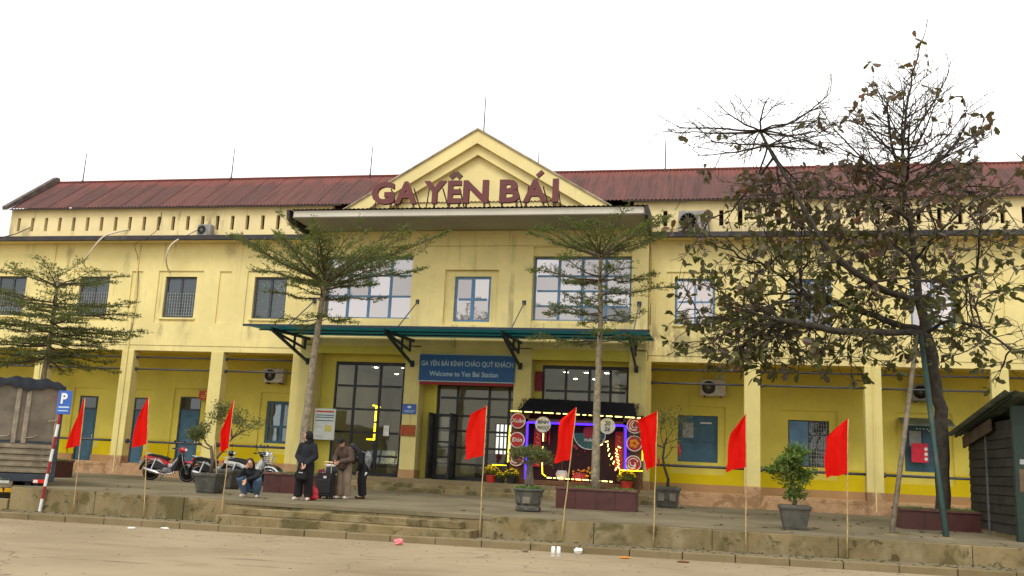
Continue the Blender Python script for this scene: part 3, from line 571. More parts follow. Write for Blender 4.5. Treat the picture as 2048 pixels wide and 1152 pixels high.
# projecting eave slab with tin edge
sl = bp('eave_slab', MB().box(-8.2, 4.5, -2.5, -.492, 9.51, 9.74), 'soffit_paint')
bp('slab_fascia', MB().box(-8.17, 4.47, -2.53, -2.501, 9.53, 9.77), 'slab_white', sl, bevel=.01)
mb = MB(); n = 260
for q in (0, 1):
    for i in range(n): s_ = i/(n-1); mb.v.append((-8.3+s_*12.9, -2.62+2.5*q, 9.80+.2*q+.018*math.cos(2*PI*78*s_)))
for i in range(n-1): mb.f.append([i, i+1, n+i+1, n+i]); mb.mi.append(0)
bp('tin_edge', mb, 'roof_edge', sl)
mb = MB()
for x in (-8.42, 4.5): mb.prism([(-2.58, 9.46), (-2.60, 9.80), (-.4, 9.98), (-.4, 9.25), (-.6, 9.22), (-2.2, 9.36)], 'x', x, x+.11)
bp('slab_end', mb, 'fascia_black', sl)
# pediment
GX, GZ, SLP = -1.98, 13.53, .602
def tri(hw, drop, y0, y1):
    h = hw*SLP; return MB().prism([(GX-hw, GZ-drop-h), (GX+hw, GZ-drop-h), (GX, GZ-drop)], 'y', y0, y1)
def rake(d0, d1, y0, y1, hw=5.55):
    mb = MB()
    for s_ in (-1, 1):
        z = lambda x, d: GZ-d-abs(x-GX)*SLP
        xe = GX+s_*hw
        mb.prism([(GX, GZ-d0), (xe, z(xe, d0)), (xe, z(xe, d1)), (GX, GZ-d1)], 'y', y0, y1)
    return mb
ped = bp('pediment', tri(5.5, .1, -.12, .3), 'gable_paint')
bp('rake_moulding', rake(.10, .62, -.50, -.121), 'gable_paint', ped); bp('rake_moulding', rake(.62, 1.02, -.32, -.121, 5.2), 'gable_paint', ped)
bp('rake_coping', rake(.03, .10, -.56, .32, 5.65), 'coping_grey', ped)
mb = MB()
for s_ in (-1, 1):
    mb.add([(GX, .33, GZ-.05), (GX, 5, GZ-.05), (GX+s_*5.8, 5, GZ-.05-5.8*SLP), (GX+s_*5.8, .33, GZ-.05-5.8*SLP)], [(0, 1, 2, 3)])
bp('pediment_roof', mb, 'roof_red', ped)
# ---- entrance hall behind the glass
hall = bp('hall_floor', MB().box(CL+.3, CR-.3, YC, 9.5, .2, FZ-.002), 'floor_tile')
bp('hall_ceiling', MB().box(CL+.3, CR-.3, .62, 9.5, 4.75, 4.85), 'hall_ceiling', hall)
bp('hall_wall', MB().box(CL+.05, CL+.3, .2, 9.5, FZ, 4.75).box(CR-.3, CR-.05, .2, 9.5, FZ, 4.75), 'hall_wall', hall)
HO = [(-7.3, -6.4, 1.3, 2.5), (-3.0, -2.2, 1.2, 2.9), (-.9, -.1, 1.0, 2.6), (1.2, 1.9, 2.2, 3.3), (2.8, 3.6, 1.9, 3.2)]
bp('hall_back_wall', wall(CL+.3, CR-.3, FZ, 4.75, 9.3, 9.5, HO), 'hall_wall', hall)
for h in HO:
    mb = MB()
    for i in range(5): xx = h[0]+(h[1]-h[0])*i/4; mb.box(xx-.03, xx+.03, 9.25, 9.3, h[2], h[3])
    for i in range(4): zz = h[2]+(h[3]-h[2])*i/3; mb.box(h[0], h[1], 9.26, 9.31, zz-.03, zz+.03)
    bp('back_frame', mb, 'frame_black', hall)
for x in (-5.2, -.8, 2.6): bp('hall_pillar', MB().box(x, x+.4, 5, 5.4, FZ, 4.75), 'hall_wall', hall)
for x in (-7, -5.8, -3.2, -1.6, .9, 1.7, 2.5, 3.4):
    for y in (1.6, 3.4, 6): bp('downlight', MB().lathe([(0, 4.749), (.075, 4.748), (.085, 4.738), (.0, 4.735)], (x+.2*(y > 3), y, 0), 10), 'downlight', hall, fix=False)
bp('counter', MB().box(-3.1, -1.1, 6.2, 6.8, FZ, 1.5).box(1, 3.6, 5.6, 6, FZ, 2.3), 'hall_dark', hall)
def glazed(name, x0, x1, z1, y, cols, rows, parent=B):
    fw = .075; mb = MB().box(x0, x0+fw, y, y+.09, FZ, z1).box(x1-fw, x1, y, y+.09, FZ, z1).box(x0+fw, x1-fw, y, y+.09, z1-fw*1.6, z1).box(x0+fw, x1-fw, y, y+.09, FZ, FZ+.12)
    g_ = bp(name, mb, 'frame_black', bevel=.006); mm = MB()
    X_ = [x0+fw]+cols+[x1-fw]; Z_ = [FZ+.12]+rows+[z1-fw*1.6]
    for x in cols: mm.box(x-.045, x+.045, y+.005, y+.08, FZ+.12, z1-fw*1.6)
    for z in rows:
        for a, b in zip(X_, X_[1:]): mm.box(a+.045, b-.045, y+.01, y+.075, z-.04, z+.04)
    bp('glazing_bar', mm, 'frame_black', g_)
    for a, b in zip(X_, X_[1:]):
        for c, d in zip(Z_, Z_[1:]): bp('glass_pane', MB().add([(a, y+.04, c), (b, y+.04, c), (b, y+.04, d), (a, y+.04, d)], [(0, 1, 2, 3)]), 'glass_clear', g_, fix=False)
    return g_
glazed('glass_screen', -7.22, -4.46, 4.62, .25, [-6.42, -5.42], [1.15, 2.0, 2.85, 3.72]); glazed('glass_screen', .74, 3.84, 4.66, .25, [1.6, 2.45, 3.2], [1.9, 2.9, 3.75])
glazed('glass_screen', -3.22, -.18, 3.95, .5, [-2.45, -1.25, -.5], [1.0, 1.6, 2.2, 2.75, 3.4])
dl = bp('entrance_door', MB().box(-3.30, -3.24, -.25, .48, FZ+.02, 2.80).box(-2.5, -2.44, -.25, .48, FZ+.02, 2.8), 'frame_black')
d2 = bp('door_leaf', MB().box(-3.24, -3.16, .38, .45, FZ+.02, 2.8).box(-2.54, -2.46, .38, .45, FZ+.02, 2.8).box(-3.16, -2.54, .38, .45, 2.7, 2.8).box(-3.16, -2.54, .38, .45, FZ+.02, FZ+.16).box(-3.16, -2.54, .39, .44, 1.2, 1.26).box(-3.16, -2.54, .39, .44, 1.75, 1.81).box(-3.16, -2.54, .39, .44, 2.25, 2.31), 'frame_black', dl)
bp('glass_pane', MB().quad((-3.16, .415, FZ+.16), (-2.54, .415, FZ+.16), (-2.54, .415, 2.7), (-3.16, .415, 2.7)), 'glass_clear', dl, fix=False)
# walls beside and above the glass
bp('entrance_wall', wall(CL+.3, -4.25, FZ, 5.15, .26, .5, [(-7.21, -4.47, FZ, 4.61)]), 'wall_arcade'); bp('entrance_wall', wall(.40, CR-.31, FZ, 5.15, .26, .5, [(.75, 3.83, FZ, 4.65)]), 'wall_arcade')
bp('entrance_wall', wall(-4.25, .40, 3.94, 5.15, .3, .62), 'wall_arcade'); bp('entrance_side', MB().box(-4.2, -3.23, .4, .6, FZ, 3.94).box(-.17, .39, .4, .6, FZ, 3.94), 'wall_arcade')
bp('lintel', MB().box(-3.66, -.16, YC+.02, .29, 3.88, 5.2), 'wall_column'); bp('entrance_soffit', MB().box(-7.76, -4.24, YC+.03, .25, 5.12, 5.2).box(.46, 3.9, YC+.03, .25, 5.12, 5.2), 'wall_arcade')
bp('red_trim', MB().box(-3.66, -.16, YC-.02, YC+.019, 3.79, 3.885), 'banner_red')
bp('bay_beam', MB().box(-7.76, -4.24, YC+.02, YC+.2, 4.86, 5.118).box(.46, 3.9, YC+.02, YC+.2, 4.78, 5.118), 'wall_arcade')
# landing and steps
ES = bp('landing', MB().box(CL-.05, CR+.45, -1.35, .1, -.02, FZ-.003), 'concrete_kerb', bevel=.01)
bp('entrance_step', MB().box(CL-.3, CR+.6, -1.72, -1.351, -.02, .29), 'concrete_wall', ES, bevel=.015); bp('entrance_step', MB().box(CL-.4, CR+.75, -2.1, -1.721, -.02, .145), 'concrete_wall', ES, bevel=.015)
# the lower building that shows at the far left
L_ = thing('side_building', 'low yellow building with dark flat roof edge at far left', 'building', (-33, 6, 0))
part('wall', MB().box(-9, 5, 0, 6, -.5, 9.7), 'wall_parapet', L_); part('roof', MB().box(-9.2, 5.2, -.4, 6, 9.7, 10.1), 'fascia_black', L_)

# ================================================================ things fixed to the building
cn = thing('entrance_canopy', 'flat dark steel canopy with green sheets over the station entrance', 'canopy', (-2, -.44, 5.4))
def cp(name, mb, mat, parent=cn, **k): return part(name, mb, mat, parent, world=True, **k)
X0, X1, YF, ZF, ZW = -9.0, 4.78, -3.75, 5.36, 5.50
for i in range(12):
    a = X0+(X1-X0)*i/12; b = X0+(X1-X0)*(i+1)/12-.012
    cp('roof_sheet', MB().add([(a, YF, ZF), (b, YF, ZF), (b, -.5, ZW), (a, -.5, ZW), (a, YF, ZF+.012), (b, YF, ZF+.012), (b, -.5, ZW+.012), (a, -.5, ZW+.012)], [(0, 3, 2, 1), (4, 5, 6, 7), (0, 1, 5, 4), (1, 2, 6, 5), (2, 3, 7, 6), (3, 0, 4, 7)]), 'canopy_sheet')
cp('front_edge', MB().box(X0-.05, X1+.05, YF-.06, YF-.002, ZF-.03, ZF+.05), 'steel_navy')
for y in (-2.7, -1.6): cp('purlin', MB().box(X0, X1, y, y+.05, ZF-.055+(y-YF)/3.25*.14, ZF-.012+(y-YF)/3.25*.14), 'steel_navy')
for x in (-8.06, -3.97, .05, 4.16):
    b = cp('bracket', MB().bar((x, YF+.12, 5.28), (x, -.5, 5.36), .08, .10), 'steel_navy')
    cp('brace', MB().bar((x, YF+.2, 5.24), (x, -.47, 4.50), .08, .09), 'steel_navy', b); cp('strut', MB().bar((x, -1.75, 5.33), (x, -1.75, 4.83), .07, .07), 'steel_navy', b)
    cp('strut', MB().bar((x, YF+.55, 5.21), (x, -.85, 4.96), .07, .07), 'steel_navy', b); cp('strut', MB().bar((x, -.85, 5.34), (x, -.85, 4.92), .07, .07), 'steel_navy', b)
    cp('wall_plate', MB().box(x-.07, x+.07, -.50, -.441, 4.40, 4.64), 'steel_navy', b)
    cp('tie_rod', MB().tube([(x+.05, -.47, 6.82), (x+.05, -2.65, 5.46)], .025, 6), 'rod_grey'); cp('rod_anchor', MB().box(x-.02, x+.12, -.50, -.441, 6.74, 6.90), 'steel_navy')
# roof letters
sg = thing('roof_sign', 'large maroon letters GA YÊN BÁI on steel legs above the eave', 'sign', (-1.9, -2.1, 9.84))
LY, LZ0 = -2.1, 9.84
LET = [('G', -4.95, .86), ('A', -4.075, .83), ('Y', -3.0, .83), ('E', -2.27, .50), ('N', -1.49, .92), ('B', -.26, .73), ('A', .65, .85), ('I', 1.37, .21)]
for ch, cx, wd in LET:
    me = text_mesh('letter', ch, 1.2, 'letter_maroon', .07, .045); xs_ = [v.co.x for v in me.vertices]; ys_ = [v.co.y for v in me.vertices]; mx_ = (max(xs_)+min(xs_))/2
    sx_ = wd/(max(xs_)-min(xs_)); sy_ = .84/(max(ys_)-min(ys_)); y0_ = min(ys_)
    for v in me.vertices: v.co.x = (v.co.x-mx_)*sx_; v.co.y = (v.co.y-y0_)*sy_
    o = link('letter', me, sg, Vector((cx, LY, LZ0+.24))-sg.location, (PI/2, 0, 0))
    for dx in ((-wd*.36, wd*.36) if ch not in 'YI' else (0,)):
        part('leg', MB().bar((cx+dx, LY, LZ0), (cx+dx, LY, LZ0+.27), .07, .05), 'letter_steel', sg, world=True)
    for s_ in (-1, 1): part('brace', MB().bar((cx+s_*wd*.3, LY+.08, LZ0+.85), (cx+s_*(wd*.5+.05), LY+.45, LZ0+.03), .035, .035), 'letter_steel', sg, world=True)
mb = MB().bar((-2.46, LY, 11.03), (-2.25, LY, 11.22), .19, .08, up=(0, 1, 0)); part('circumflex', mb, 'letter_steel', sg, world=True)
part('circumflex', MB().bar((-2.27, LY+.003, 11.22), (-2.06, LY+.003, 11.03), .19, .08, up=(0, 1, 0)), 'letter_steel', sg, world=True)
part('acute', MB().bar((.70, LY, 11.02), (.90, LY, 11.20), .14, .13, up=(0, 1, 0)), 'letter_maroon', sg, world=True)
for x in (-2.39, -2.13, .73): part('accent_leg', MB().bar((x, LY, 10.9), (x, LY, 11.06), .015, .015), 'letter_steel', sg, world=True)
# lightning rods
for x, y, z0, z1, lb in ((-20.99, 2.42, 12.6, 13.99, 'thin lightning rod at the left end of the red roof'), (-13.68, 2.42, 12.6, 14.0, 'thin lightning rod on the middle of the left roof ridge'), (-7.32, 2.42, 12.6, 13.94, 'thin lightning rod on the ridge just left of the gable'), (-1.86, -.1, 13.4, 14.92, 'tall lightning rod standing on the gable peak'), (4.87, 2.42, 12.55, 13.91, 'thin lightning rod on the right roof ridge beside the bare branches'), (-.62, 4.6, 12.6, 14.4, 'short lightning rod tip behind the right slope of the gable')):
    r = thing('lightning_rod', lb, 'lightning rod', (x, y, z0), 0, 'lightning rods on the roof'); part('rod', MB().tube([(0, 0, 0), (.01, 0, z1-z0)], [.030, .018], 5), 'cable_dark', r); part('base', MB().lathe([(.12, -.02), (.10, .05), (.03, .14)], n=8), 'roof_edge', r)
# air conditioners
def ac(c, w, h, d, lb, body='ac_white', left=True, wall_y=None):
    r = thing('air_conditioner', lb, 'air conditioner', c, 0, 'outdoor air conditioner units'); part('casing', MB().box(-w/2, w/2, -d, 0, 0, h), body, r, bevel=.025)
    fx = -w*.17 if left else w*.1; part('fan_ring', MB().lathe([(h*.40, -d-.012), (h*.40, -d-.002), (h*.36, -d-.002), (h*.36, -d-.012)], (fx, 0, h/2), 20, 'y'), 'ac_grille', r); part('fan_grille', MB().lathe([(0, -d-.006), (h*.365, -d-.006), (h*.365, -d-.003)], (fx, 0, h/2), 20, 'y'), 'ac_grille', r)
    mb = MB()
    for k in range(6): a = PI*k/6; mb.bar((fx-math.cos(a)*h*.37, -d-.012, h/2-math.sin(a)*h*.37), (fx+math.cos(a)*h*.37, -d-.012, h/2+math.sin(a)*h*.37), .008, .008)
    part('guard_wire', mb, body, r, fix=False); part('side_panel', MB().box(w*.26, w*.48, -d-.008, -d-.001, .05, h-.05), body, r, bevel=.004)
    part('bracket', MB().box(-w*.35, -w*.3, -d-.02, .05, -.05, -.001).box(w*.3, w*.35, -d-.02, .05, -.05, -.001), 'frame_grey', r); return r
ac((-10.55, 2.12, 3.88), .86, .58, .3, 'white air conditioner on arcade wall above the blue four pane window'); ac((6.75, 2.12, 3.86), .9, .6, .3, 'white air conditioner on arcade wall right of the entrance'); ac((13.95, 2.12, 3.9), .9, .6, .3, 'dark looking air conditioner on arcade wall behind the big tree', 'ac_grey')
ac((6.05, -.05, 9.42), 1.05, .78, .38, 'large grey air conditioner standing on the ledge beside the right tree', 'ac_grey'); ac((-13.0, -.1, 9.42), .6, .46, .3, 'small sooty air conditioner on the ledge above the left windows', 'ac_grey')
# hoses hanging over the ledge
def hose(pts, r, mat, lb, nm='hose'):
    P = []; pts = [Vector(p) for p in pts]
    for i in range(len(pts)-1):
        p0, p1, p2, p3 = pts[max(i-1, 0)], pts[i], pts[i+1], pts[min(i+2, len(pts)-1)]
        for k in range(6):
            t = k/6; P.append(.5*((2*p1)+(p2-p0)*t+(2*p0-5*p1+4*p2-p3)*t*t+(3*p1-p0-3*p2+p3)*t**3))
    P.append(pts[-1]); single(nm, MB().tube(P, r, 7), mat, lb, nm, tuple(pts[0]), smooth=True)
hose([at(258, 459, .05), at(235, 464, -.2), at(205, 475, -.6), at(180, 505, -.62), at(168, 525, -.35), at(174, 538, .06)], .032, 'hose_white', 'pale hose looping from parapet over the ledge, further left')
hose([at(405, 456, .05), at(385, 464, -.3), at(345, 487, -.62), at(333, 512, -.62), at(334, 532, -.3), at(340, 545, .06)], .032, 'hose_white', 'pale hose looping from the small sooty unit down to a window')
hose([at(323, 425, .04), at(318, 455, -.1), at(295, 475, -.58), at(270, 490, -.58), at(276, 520, -.03), at(274, 600, -.03), at(256, 690, -.03)], .012, 'cable_dark', 'thin cable running down the wall between left windows', 'cable')
hose([at(1268, 470, -.47), at(1298, 480, -.47), at(1302, 560, -.02), at(1300, 650, -.02)], .012, 'cable_dark', 'thin cable down the wall right of the centre block', 'cable')
hose([at(1350, 420, .03), at(1362, 400, .03), at(1361, 372, -.1)], .008, 'cable_dark', 'short cable hanging from the right roof edge', 'cable')
hose([at(0, 475, -.6), at(30, 468, -.3), at(60, 455, .03)], .02, 'cable_dark', 'cable bundle at far left end of the ledge', 'cable')
# banners and plaques
bn = thing('welcome_banner', 'blue welcome banner with pale lettering above the glass entrance doors', 'banner', (-1.9, -.47, 3.9))
part('panel', MB().box(-3.68, -.13, -.52, -.462, 3.93, 4.87), 'sign_blue', bn, world=True, bevel=.006); part('border', MB().box(-3.69, -.12, -.526, -.50, 3.90, 3.929).box(-3.69, -.12, -.526, -.50, 4.871, 4.89), 'sign_letter', bn, world=True)
text('lettering', 'GA YÊN BÁI KÍNH CHÀO QUÝ KHÁCH', .25, 'sign_letter', bn, (-1.9, -.523, 4.47), width=3.42, bold=.004, extrude=.003); text('lettering', 'Welcome to Yen Bai Station', .25, 'sign_letter', bn, (-2.0, -.523, 4.10), width=2.55, bold=.004, extrude=.003)
pq = thing('wall_plaque', 'small blue plaque with white oval on the pillar left of the doors', 'plaque', (-3.97, -.45, 2.7)); part('plate', MB().box(-.25, .25, -.03, 0, 0, .36), 'plaque_blue', pq, bevel=.005); part('emblem', MB().lathe([(0, -.034), (.075, -.034), (.075, -.03)], (0, 0, .25), 16, 'y', sy=.6), 'white_paint', pq)
for k in range(2): part('text_line', MB().box(-.2+.03*k, .2-.03*k, -.033, -.0305, .11-.05*k, .132-.05*k), 'sign_letter', pq)
pw = thing('wooden_plaque', 'carved brown wooden plaque on the pillar below the blue one', 'plaque', (-3.97, -.45, 1.91)); part('board', MB().box(-.28, .28, -.04, 0, 0, .4), 'plaque_wood', pq and pw, bevel=.008)
for k in range(7): part('carving', MB().box(-.24+.07*k, -.2+.07*k, -.055, -.041, .06+.02*(k % 2), .34-.02*(k % 3)), 'plaque_red', pw)
rd = thing('door_sign', 'small orange red sign above the right hand blue door', 'sign', (-13.55, 2.05, 3.12)); part('plate', MB().box(-.32, .32, -.03, .08, 0, .36), 'plaque_red', rd, bevel=.005); part('text_line', MB().box(-.24, .24, -.034, -.031, .08, .1).box(-.2, .2, -.034, -.031, .14, .155), 'print_yellow', rd); part('emblem', MB().lathe([(0, -.034), (.05, -.034), (.05, -.031)], (0, 0, .25), 10, 'y'), 'print_yellow', rd)
mr = single('hanging_banner', MB().box(.50, .76, .12, .15, 3.72, 4.42), 'sign_maroon', 'narrow maroon banner beside the right glass screen', 'banner', (.63, .13, 3.72))
ib = thing('information_board', 'white timetable board with blue stripes left of the glass screen', 'notice board', (-7.3, -.2, .44))
ip = part('panel', MB().box(-.42, .42, -.05, 0, 1.22, 2.36), 'board_white', ib, bevel=.006); part('header', MB().box(-.35, .35, -.056, -.051, 2.22, 2.28), 'print_red', ib)
for z, c_ in ((2.10, 'print_blue'), (2.02, 'print_blue'), (1.9, 'print_blue'), (1.68, 'print_grey'), (1.36, 'print_grey'), (1.30, 'print_grey')): part('print_line', MB().box(-.36 if c_ == 'print_blue' else -.3, .36 if c_ == 'print_blue' else -.05, -.056, -.051, z, z+(.035 if c_ == 'print_blue' else .012)), c_, ib)
part('print_block', MB().box(.04, .30, -.056, -.051, 1.52, 1.75), 'print_yellow', ib)
for x in (-.38, .36): part('post', MB().box(x, x+.03, -.03, 0, 0, 1.22), 'frame_grey', ib)
# glowing yellow bracket shape behind the left screen, poster, steel bench
nl = thing('glow_bracket', 'glowing yellow bracket shape behind the left glass screen', 'light', (-5.45, .55, 1.7)); nl_z = (1.78, 3.0)
part('tube', MB().bar((-5.60, .55, 1.78), (-5.60, .55, 2.36), .075, .06).bar((-5.60, .55, 2.44), (-5.60, .55, 3.0), .075, .06).bar((-5.9, .55, 1.76), (-5.57, .55, 1.76), .06, .05).bar((-5.75, .55, 3.03), (-5.45, .55, 2.97), .06, .05), 'led_yellow', nl, world=True); part('stand', MB().bar((-5.60, .58, .44), (-5.60, .58, 1.76), .03, .03), 'frame_black', nl, world=True)
single('paper_notice', MB().box(-5.15, -4.93, .232, .236, 1.9, 2.28), 'paper_white', 'white paper sheet taped to the left glass screen', 'notice', (-5.04, .234, 1.9))
be = thing('waiting_bench', 'row of steel waiting seats behind the left glass screen', 'bench', (-5.35, 1.5, .44))
part('beam', MB().box(-1.0, .9, -.1, -.02, .32, .38), 'frame_black', be)
for k in range(3):
    x = -.95+k*.62; part('seat', MB().prism([(-.35, .44), (.05, .40), (.10, .43), (-.33, .475)], 'x', x, x+.57), 'steel_seat', be, bevel=.01); part('backrest', MB().prism([(.04, .45), (.2, .95), (.23, .95), (.08, .43)], 'x', x, x+.57), 'steel_seat', be, bevel=.01)
for x in (-.8, .7): part('leg', MB().bar((x, -.3, 0), (x, -.06, .34), .05, .05).bar((x, .2, 0), (x, -.06, .34), .05, .05), 'frame_black', be)

# ================================================================ flags along the kerb
def flag(base, top, vc, wc, wb, h, lb, seed):
    r_ = random.Random(seed); base = Vector(base); top = Vector(top)
    t_ = thing('red_flag', lb, 'flag', base, 0, 'red flags on bamboo poles along the kerb'); d = top-base; L = d.length
    P = [d*(i/8)+Vector((r_.uniform(-.006, .006), 0, 0)) for i in range(9)]; P[0] = Vector((0, 0, -.05)); part('pole', MB().tube(P, [.0145-.005*i/8 for i in range(9)], 7), 'bamboo', t_, smooth=True)
    for i in range(1, 8): part('bamboo_node', MB().tube([d*(i/8-.002), d*(i/8+.002)], .016-.005*i/8, 7), 'bamboo', t_)
    n, m = 22, 26; mb = MB(); u_ = d.normalized(); ph = r_.uniform(0, 6); hh = h/.94
    for j in range(m+1):
        v = j/m; wv = wc*min(1, v/vc)**.9 if v < vc else wc+(wb-wc)*(v-vc)/(1-vc)
        wv = max(wv, .012)
        for i in range(n+1):
            u = i/n; p = d-u_*(h*v)
            fold = math.sin(u*7.5+ph+v*1.6)*.075*(u**.6)*min(1, v*3)+math.sin(u*13+ph*2-v*3)*.018*u
            mb.v.append((p.x-wv*u*(1+.05*math.sin(v*9+ph)), p.y+fold-.02*u, p.z-.10*u*v*v+.02*u*math.sin(u*9+ph)))
    for j in range(m):
        for i in range(n): a = j*(n+1)+i; mb.f.append([a, a+1, a+n+2, a+n+1]); mb.mi.append(0)
    part('flag_cloth', mb, 'flag_red', t_, smooth=True)
FL = [(-7.55, 170, 797, 148, 1010, .5, .22, .33, 1.10, 'red flag between the parking sign and the first planter, leftmost'), (-5.80, 298, 793, 288, 1030, .42, .27, .34, 1.10, 'red flag in front of the second blue door from the left'),
      (-3.80, 468, 800, 440, 1058, .6, .22, .16, 1.08, 'narrow folded red flag beside the square pot and motorbikes'), (2.07, 974, 812, 958, 1075, .17, .36, .40, 1.04, 'red flag in front of the glass entrance doors'),
      (3.80, 1153, 815, 1122, 1085, .26, .30, .34, 1.07, 'red flag in front of the lit holiday booth, left of the slim tree'), (5.65, 1315, 823, 1306, 1098, .16, .40, .18, 1.08, 'red flag tapering downward at the right edge of the booth'),
      (7.45, 1492, 828, 1492, 1105, .36, .30, .40, 1.04, 'red flag in front of the yellow column right of the shuttered window'), (9.30, 1696, 838, 1694, 1115, .34, .42, .41, 1.04, 'red flag beside the leafy potted bush, rightmost')]
for i, (x, tx, ty, bx, by, vc, wc, wb, h, lb) in enumerate(FL):
    Y_ = edge(x)-.1; b_ = at(bx, by, Y_); b_.z = kz(b_.x); t_ = at(tx, ty, Y_-.02); flag(b_, t_, vc, wc, wb, h, lb, 20+i)

# ================================================================ planters
def planter(cx, cy, w_, d_, h_, lb, tiles=True):
    r = thing('tiled_planter', lb, 'planter', (cx, cy, 0), 0, 'maroon tiled tree planters')
    part('core', MB().box(-w_/2+.012, w_/2-.012, -d_/2+.012, d_/2-.012, 0, h_-.06), 'soil', r)
    n = max(1, round(w_/.5)); tw = w_/n
    for i in range(n):
        for yy in (-d_/2, d_/2-.012):
            part('tile', MB().box(-w_/2+i*tw+.003, -w_/2+(i+1)*tw-.003, yy, yy+.012, 0, h_-.06), 'tile_maroon', r, bevel=.002)
    n2 = max(1, round(d_/.5)); td = d_/n2
    for i in range(n2):
        for xx in (-w_/2, w_/2-.012):
            part('tile', MB().box(xx, xx+.012, -d_/2+.013+i*(d_-.026)/n2, -d_/2+.01+(i+1)*(d_-.026)/n2, 0, h_-.06), 'tile_maroon', r, bevel=.002)
    a, b = w_/2+.03, d_/2+.03
    part('rim', MB().box(-a, a, -b, -b+.12, h_-.06, h_).box(-a, a, b-.12, b, h_-.06, h_).box(-a, -a+.12, -b+.12, b-.12, h_-.06, h_).box(a-.12, a, -b+.12, b-.12, h_-.06, h_), 'tile_rim', r, bevel=.008)
    part('soil', MB().box(-a+.12, a-.12, -b+.12, b-.12, h_-.1, h_-.03), 'soil', r)
    gm = MB()
    for k in range(1500):
        x = random.uniform(-a+.13, a-.13); y = random.uniform(-b+.13, b-.13); z = h_-.04; L = random.uniform(.03, .11); an = random.random()*6.28; dx, dy = math.cos(an)*.012, math.sin(an)*.012
        if math.sin(x*5+cx)+math.sin(y*7+cx*3) < -.2: continue
        gm.add([(x-dx, y-dy, z), (x+dx, y+dy, z), (x+random.uniform(-.05, .05), y+random.uniform(-.05, .05), z+L)], [(0, 1, 2)])
    g = part('grass', gm, 'grass_green', r, fix=False); g['kind'] = 'stuff'; return r
T1X = at(82, 800, -6.1).x
planter(3.78, -7.45, 2.1, 1.0, .55, 'maroon tiled planter holding the slim tree in front of the booth'); planter(-4.42, -7.9, 2.05, 1.0, .55, 'maroon tiled planter behind the standing woman and black suitcase')
planter(T1X+.2, -6.1, 1.9, 1.0, .55, 'maroon tiled planter right behind the truck'); planter(12.25, -8.0, 2.1, 1.1, .48, 'maroon tiled planter at the foot of the big leaning tree')

# ================================================================ pots and potted plants
def pot_square(r, w0, w1, h, mat='pot_grey'):
    for nm, prof in (('pot', [(w0*.92, 0), (w0*.96, .03), (w0, .05), (w1*.96, h*.72), (w1, h*.8), (w1*1.07, h*.86), (w1*1.07, h), (w1*.94, h), (w1*.93, h*.9), (0, h*.9)]),):
        part(nm, MB().lathe([(a*math.sqrt(2)/2, z) for a, z in prof], n=4, a0=PI/4), mat, r, bevel=.012)
    for k in range(4):
        q = part('foot', MB().box(-w0*.42, -w0*.26, -w0*.47, -w0*.36, -.001, .05), mat, r, bevel=.01); q.rotation_euler = (0, 0, k*PI/2)
def leaf_cloud(mb, pts, n, size, jit, rnd, flat=.0, drop=.0):
    for k in range(n):
        p = pts[rnd.randrange(len(pts))]; c = Vector(p)+Vector((rnd.gauss(0, jit), rnd.gauss(0, jit), rnd.gauss(0, jit*.8)))
        a = Vector((rnd.gauss(0, 1), rnd.gauss(0, 1), rnd.gauss(0, 1)*(1-flat)-drop)).normalized(); b = a.cross(Vector((rnd.gauss(0, 1), rnd.gauss(0, 1), rnd.gauss(0, 1)))).normalized(); s = size*rnd.uniform(.6, 1.3)
        mb.add([c-a*s, c+b*s*.42, c+a*s, c-b*s*.42], [(0, 1, 2, 3)])
def branchy(mb, p, d, L, r, lev, rnd, tips, spread=.6, up=.15, n=(2, 3)):
    P = [Vector(p)]; R = [r]; d = Vector(d).normalized()
    for k in range(4):
        d = (d+Vector((rnd.gauss(0, .14), rnd.gauss(0, .14), rnd.gauss(0, .1)+up*.2))).normalized(); P.append(P[-1]+d*L/4); R.append(r*(1-.45*(k+1)/4))
    mb.tube(P, R, 6 if r > .012 else 4, cap=lev == 0)
    if lev == 0: tips += P[2:]; return
    for k in range(rnd.randint(*n)):
        e = (d+Vector((rnd.gauss(0, spread), rnd.gauss(0, spread), rnd.gauss(0, spread*.6)+up))).normalized(); branchy(mb, P[-1] if k else P[3], e, L*rnd.uniform(.6, .9), R[-1]*.75, lev-1, rnd, tips, spread, up, n)
# square pot with airy bonsai, left
rnd = random.Random(3)
r = thing('potted_bonsai', 'bonsai with two airy leaf pads in a square grey pot beside the motorbikes', 'potted plant', (-5.70, -10.8, 0)); pot_square(r, .50, .62, .50); mb = MB(); tips = []; tips2 = []
mb.tube([(-.02, 0, .44), (.0, 0, .75), (-.10, .02, 1.18)], [.05, .045, .035], 8); branchy(mb, (-.10, .02, 1.15), (-.6, 0, .35), .35, .026, 2, rnd, tips, .6, .1); branchy(mb, (-.09, .02, 1.10), (-.9, .1, .1), .3, .02, 2, rnd, tips, .5, .05)
branchy(mb, (.0, 0, .75), (.55, .1, .9), .85, .035, 1, rnd, tips2, .3, .3); branchy(mb, (.42, .06, 1.42), (.0, .0, 1), .35, .026, 2, rnd, tips2, .7, .2); branchy(mb, (.42, .06, 1.5), (-.6, .1, .7), .4, .022, 2, rnd, tips2, .7, .1); branchy(mb, (.42, .06, 1.42), (.7, -.1, .5), .4, .02, 2, rnd, tips2, .7, .1)
part('trunk', mb, 'twig_brown', r, smooth=True, fix=False); lf = MB(); leaf_cloud(lf, tips, 1500, .035, .09, rnd, .5); leaf_cloud(lf, tips2, 1400, .035, .09, rnd, .5); o = part('foliage', lf, 'leaf_bonsai', r, fix=False); o['kind'] = 'stuff'
part('stake', MB().tube([(.18, -.05, .45), (.02, -.03, 1.35)], .014, 6), 'bamboo', r)
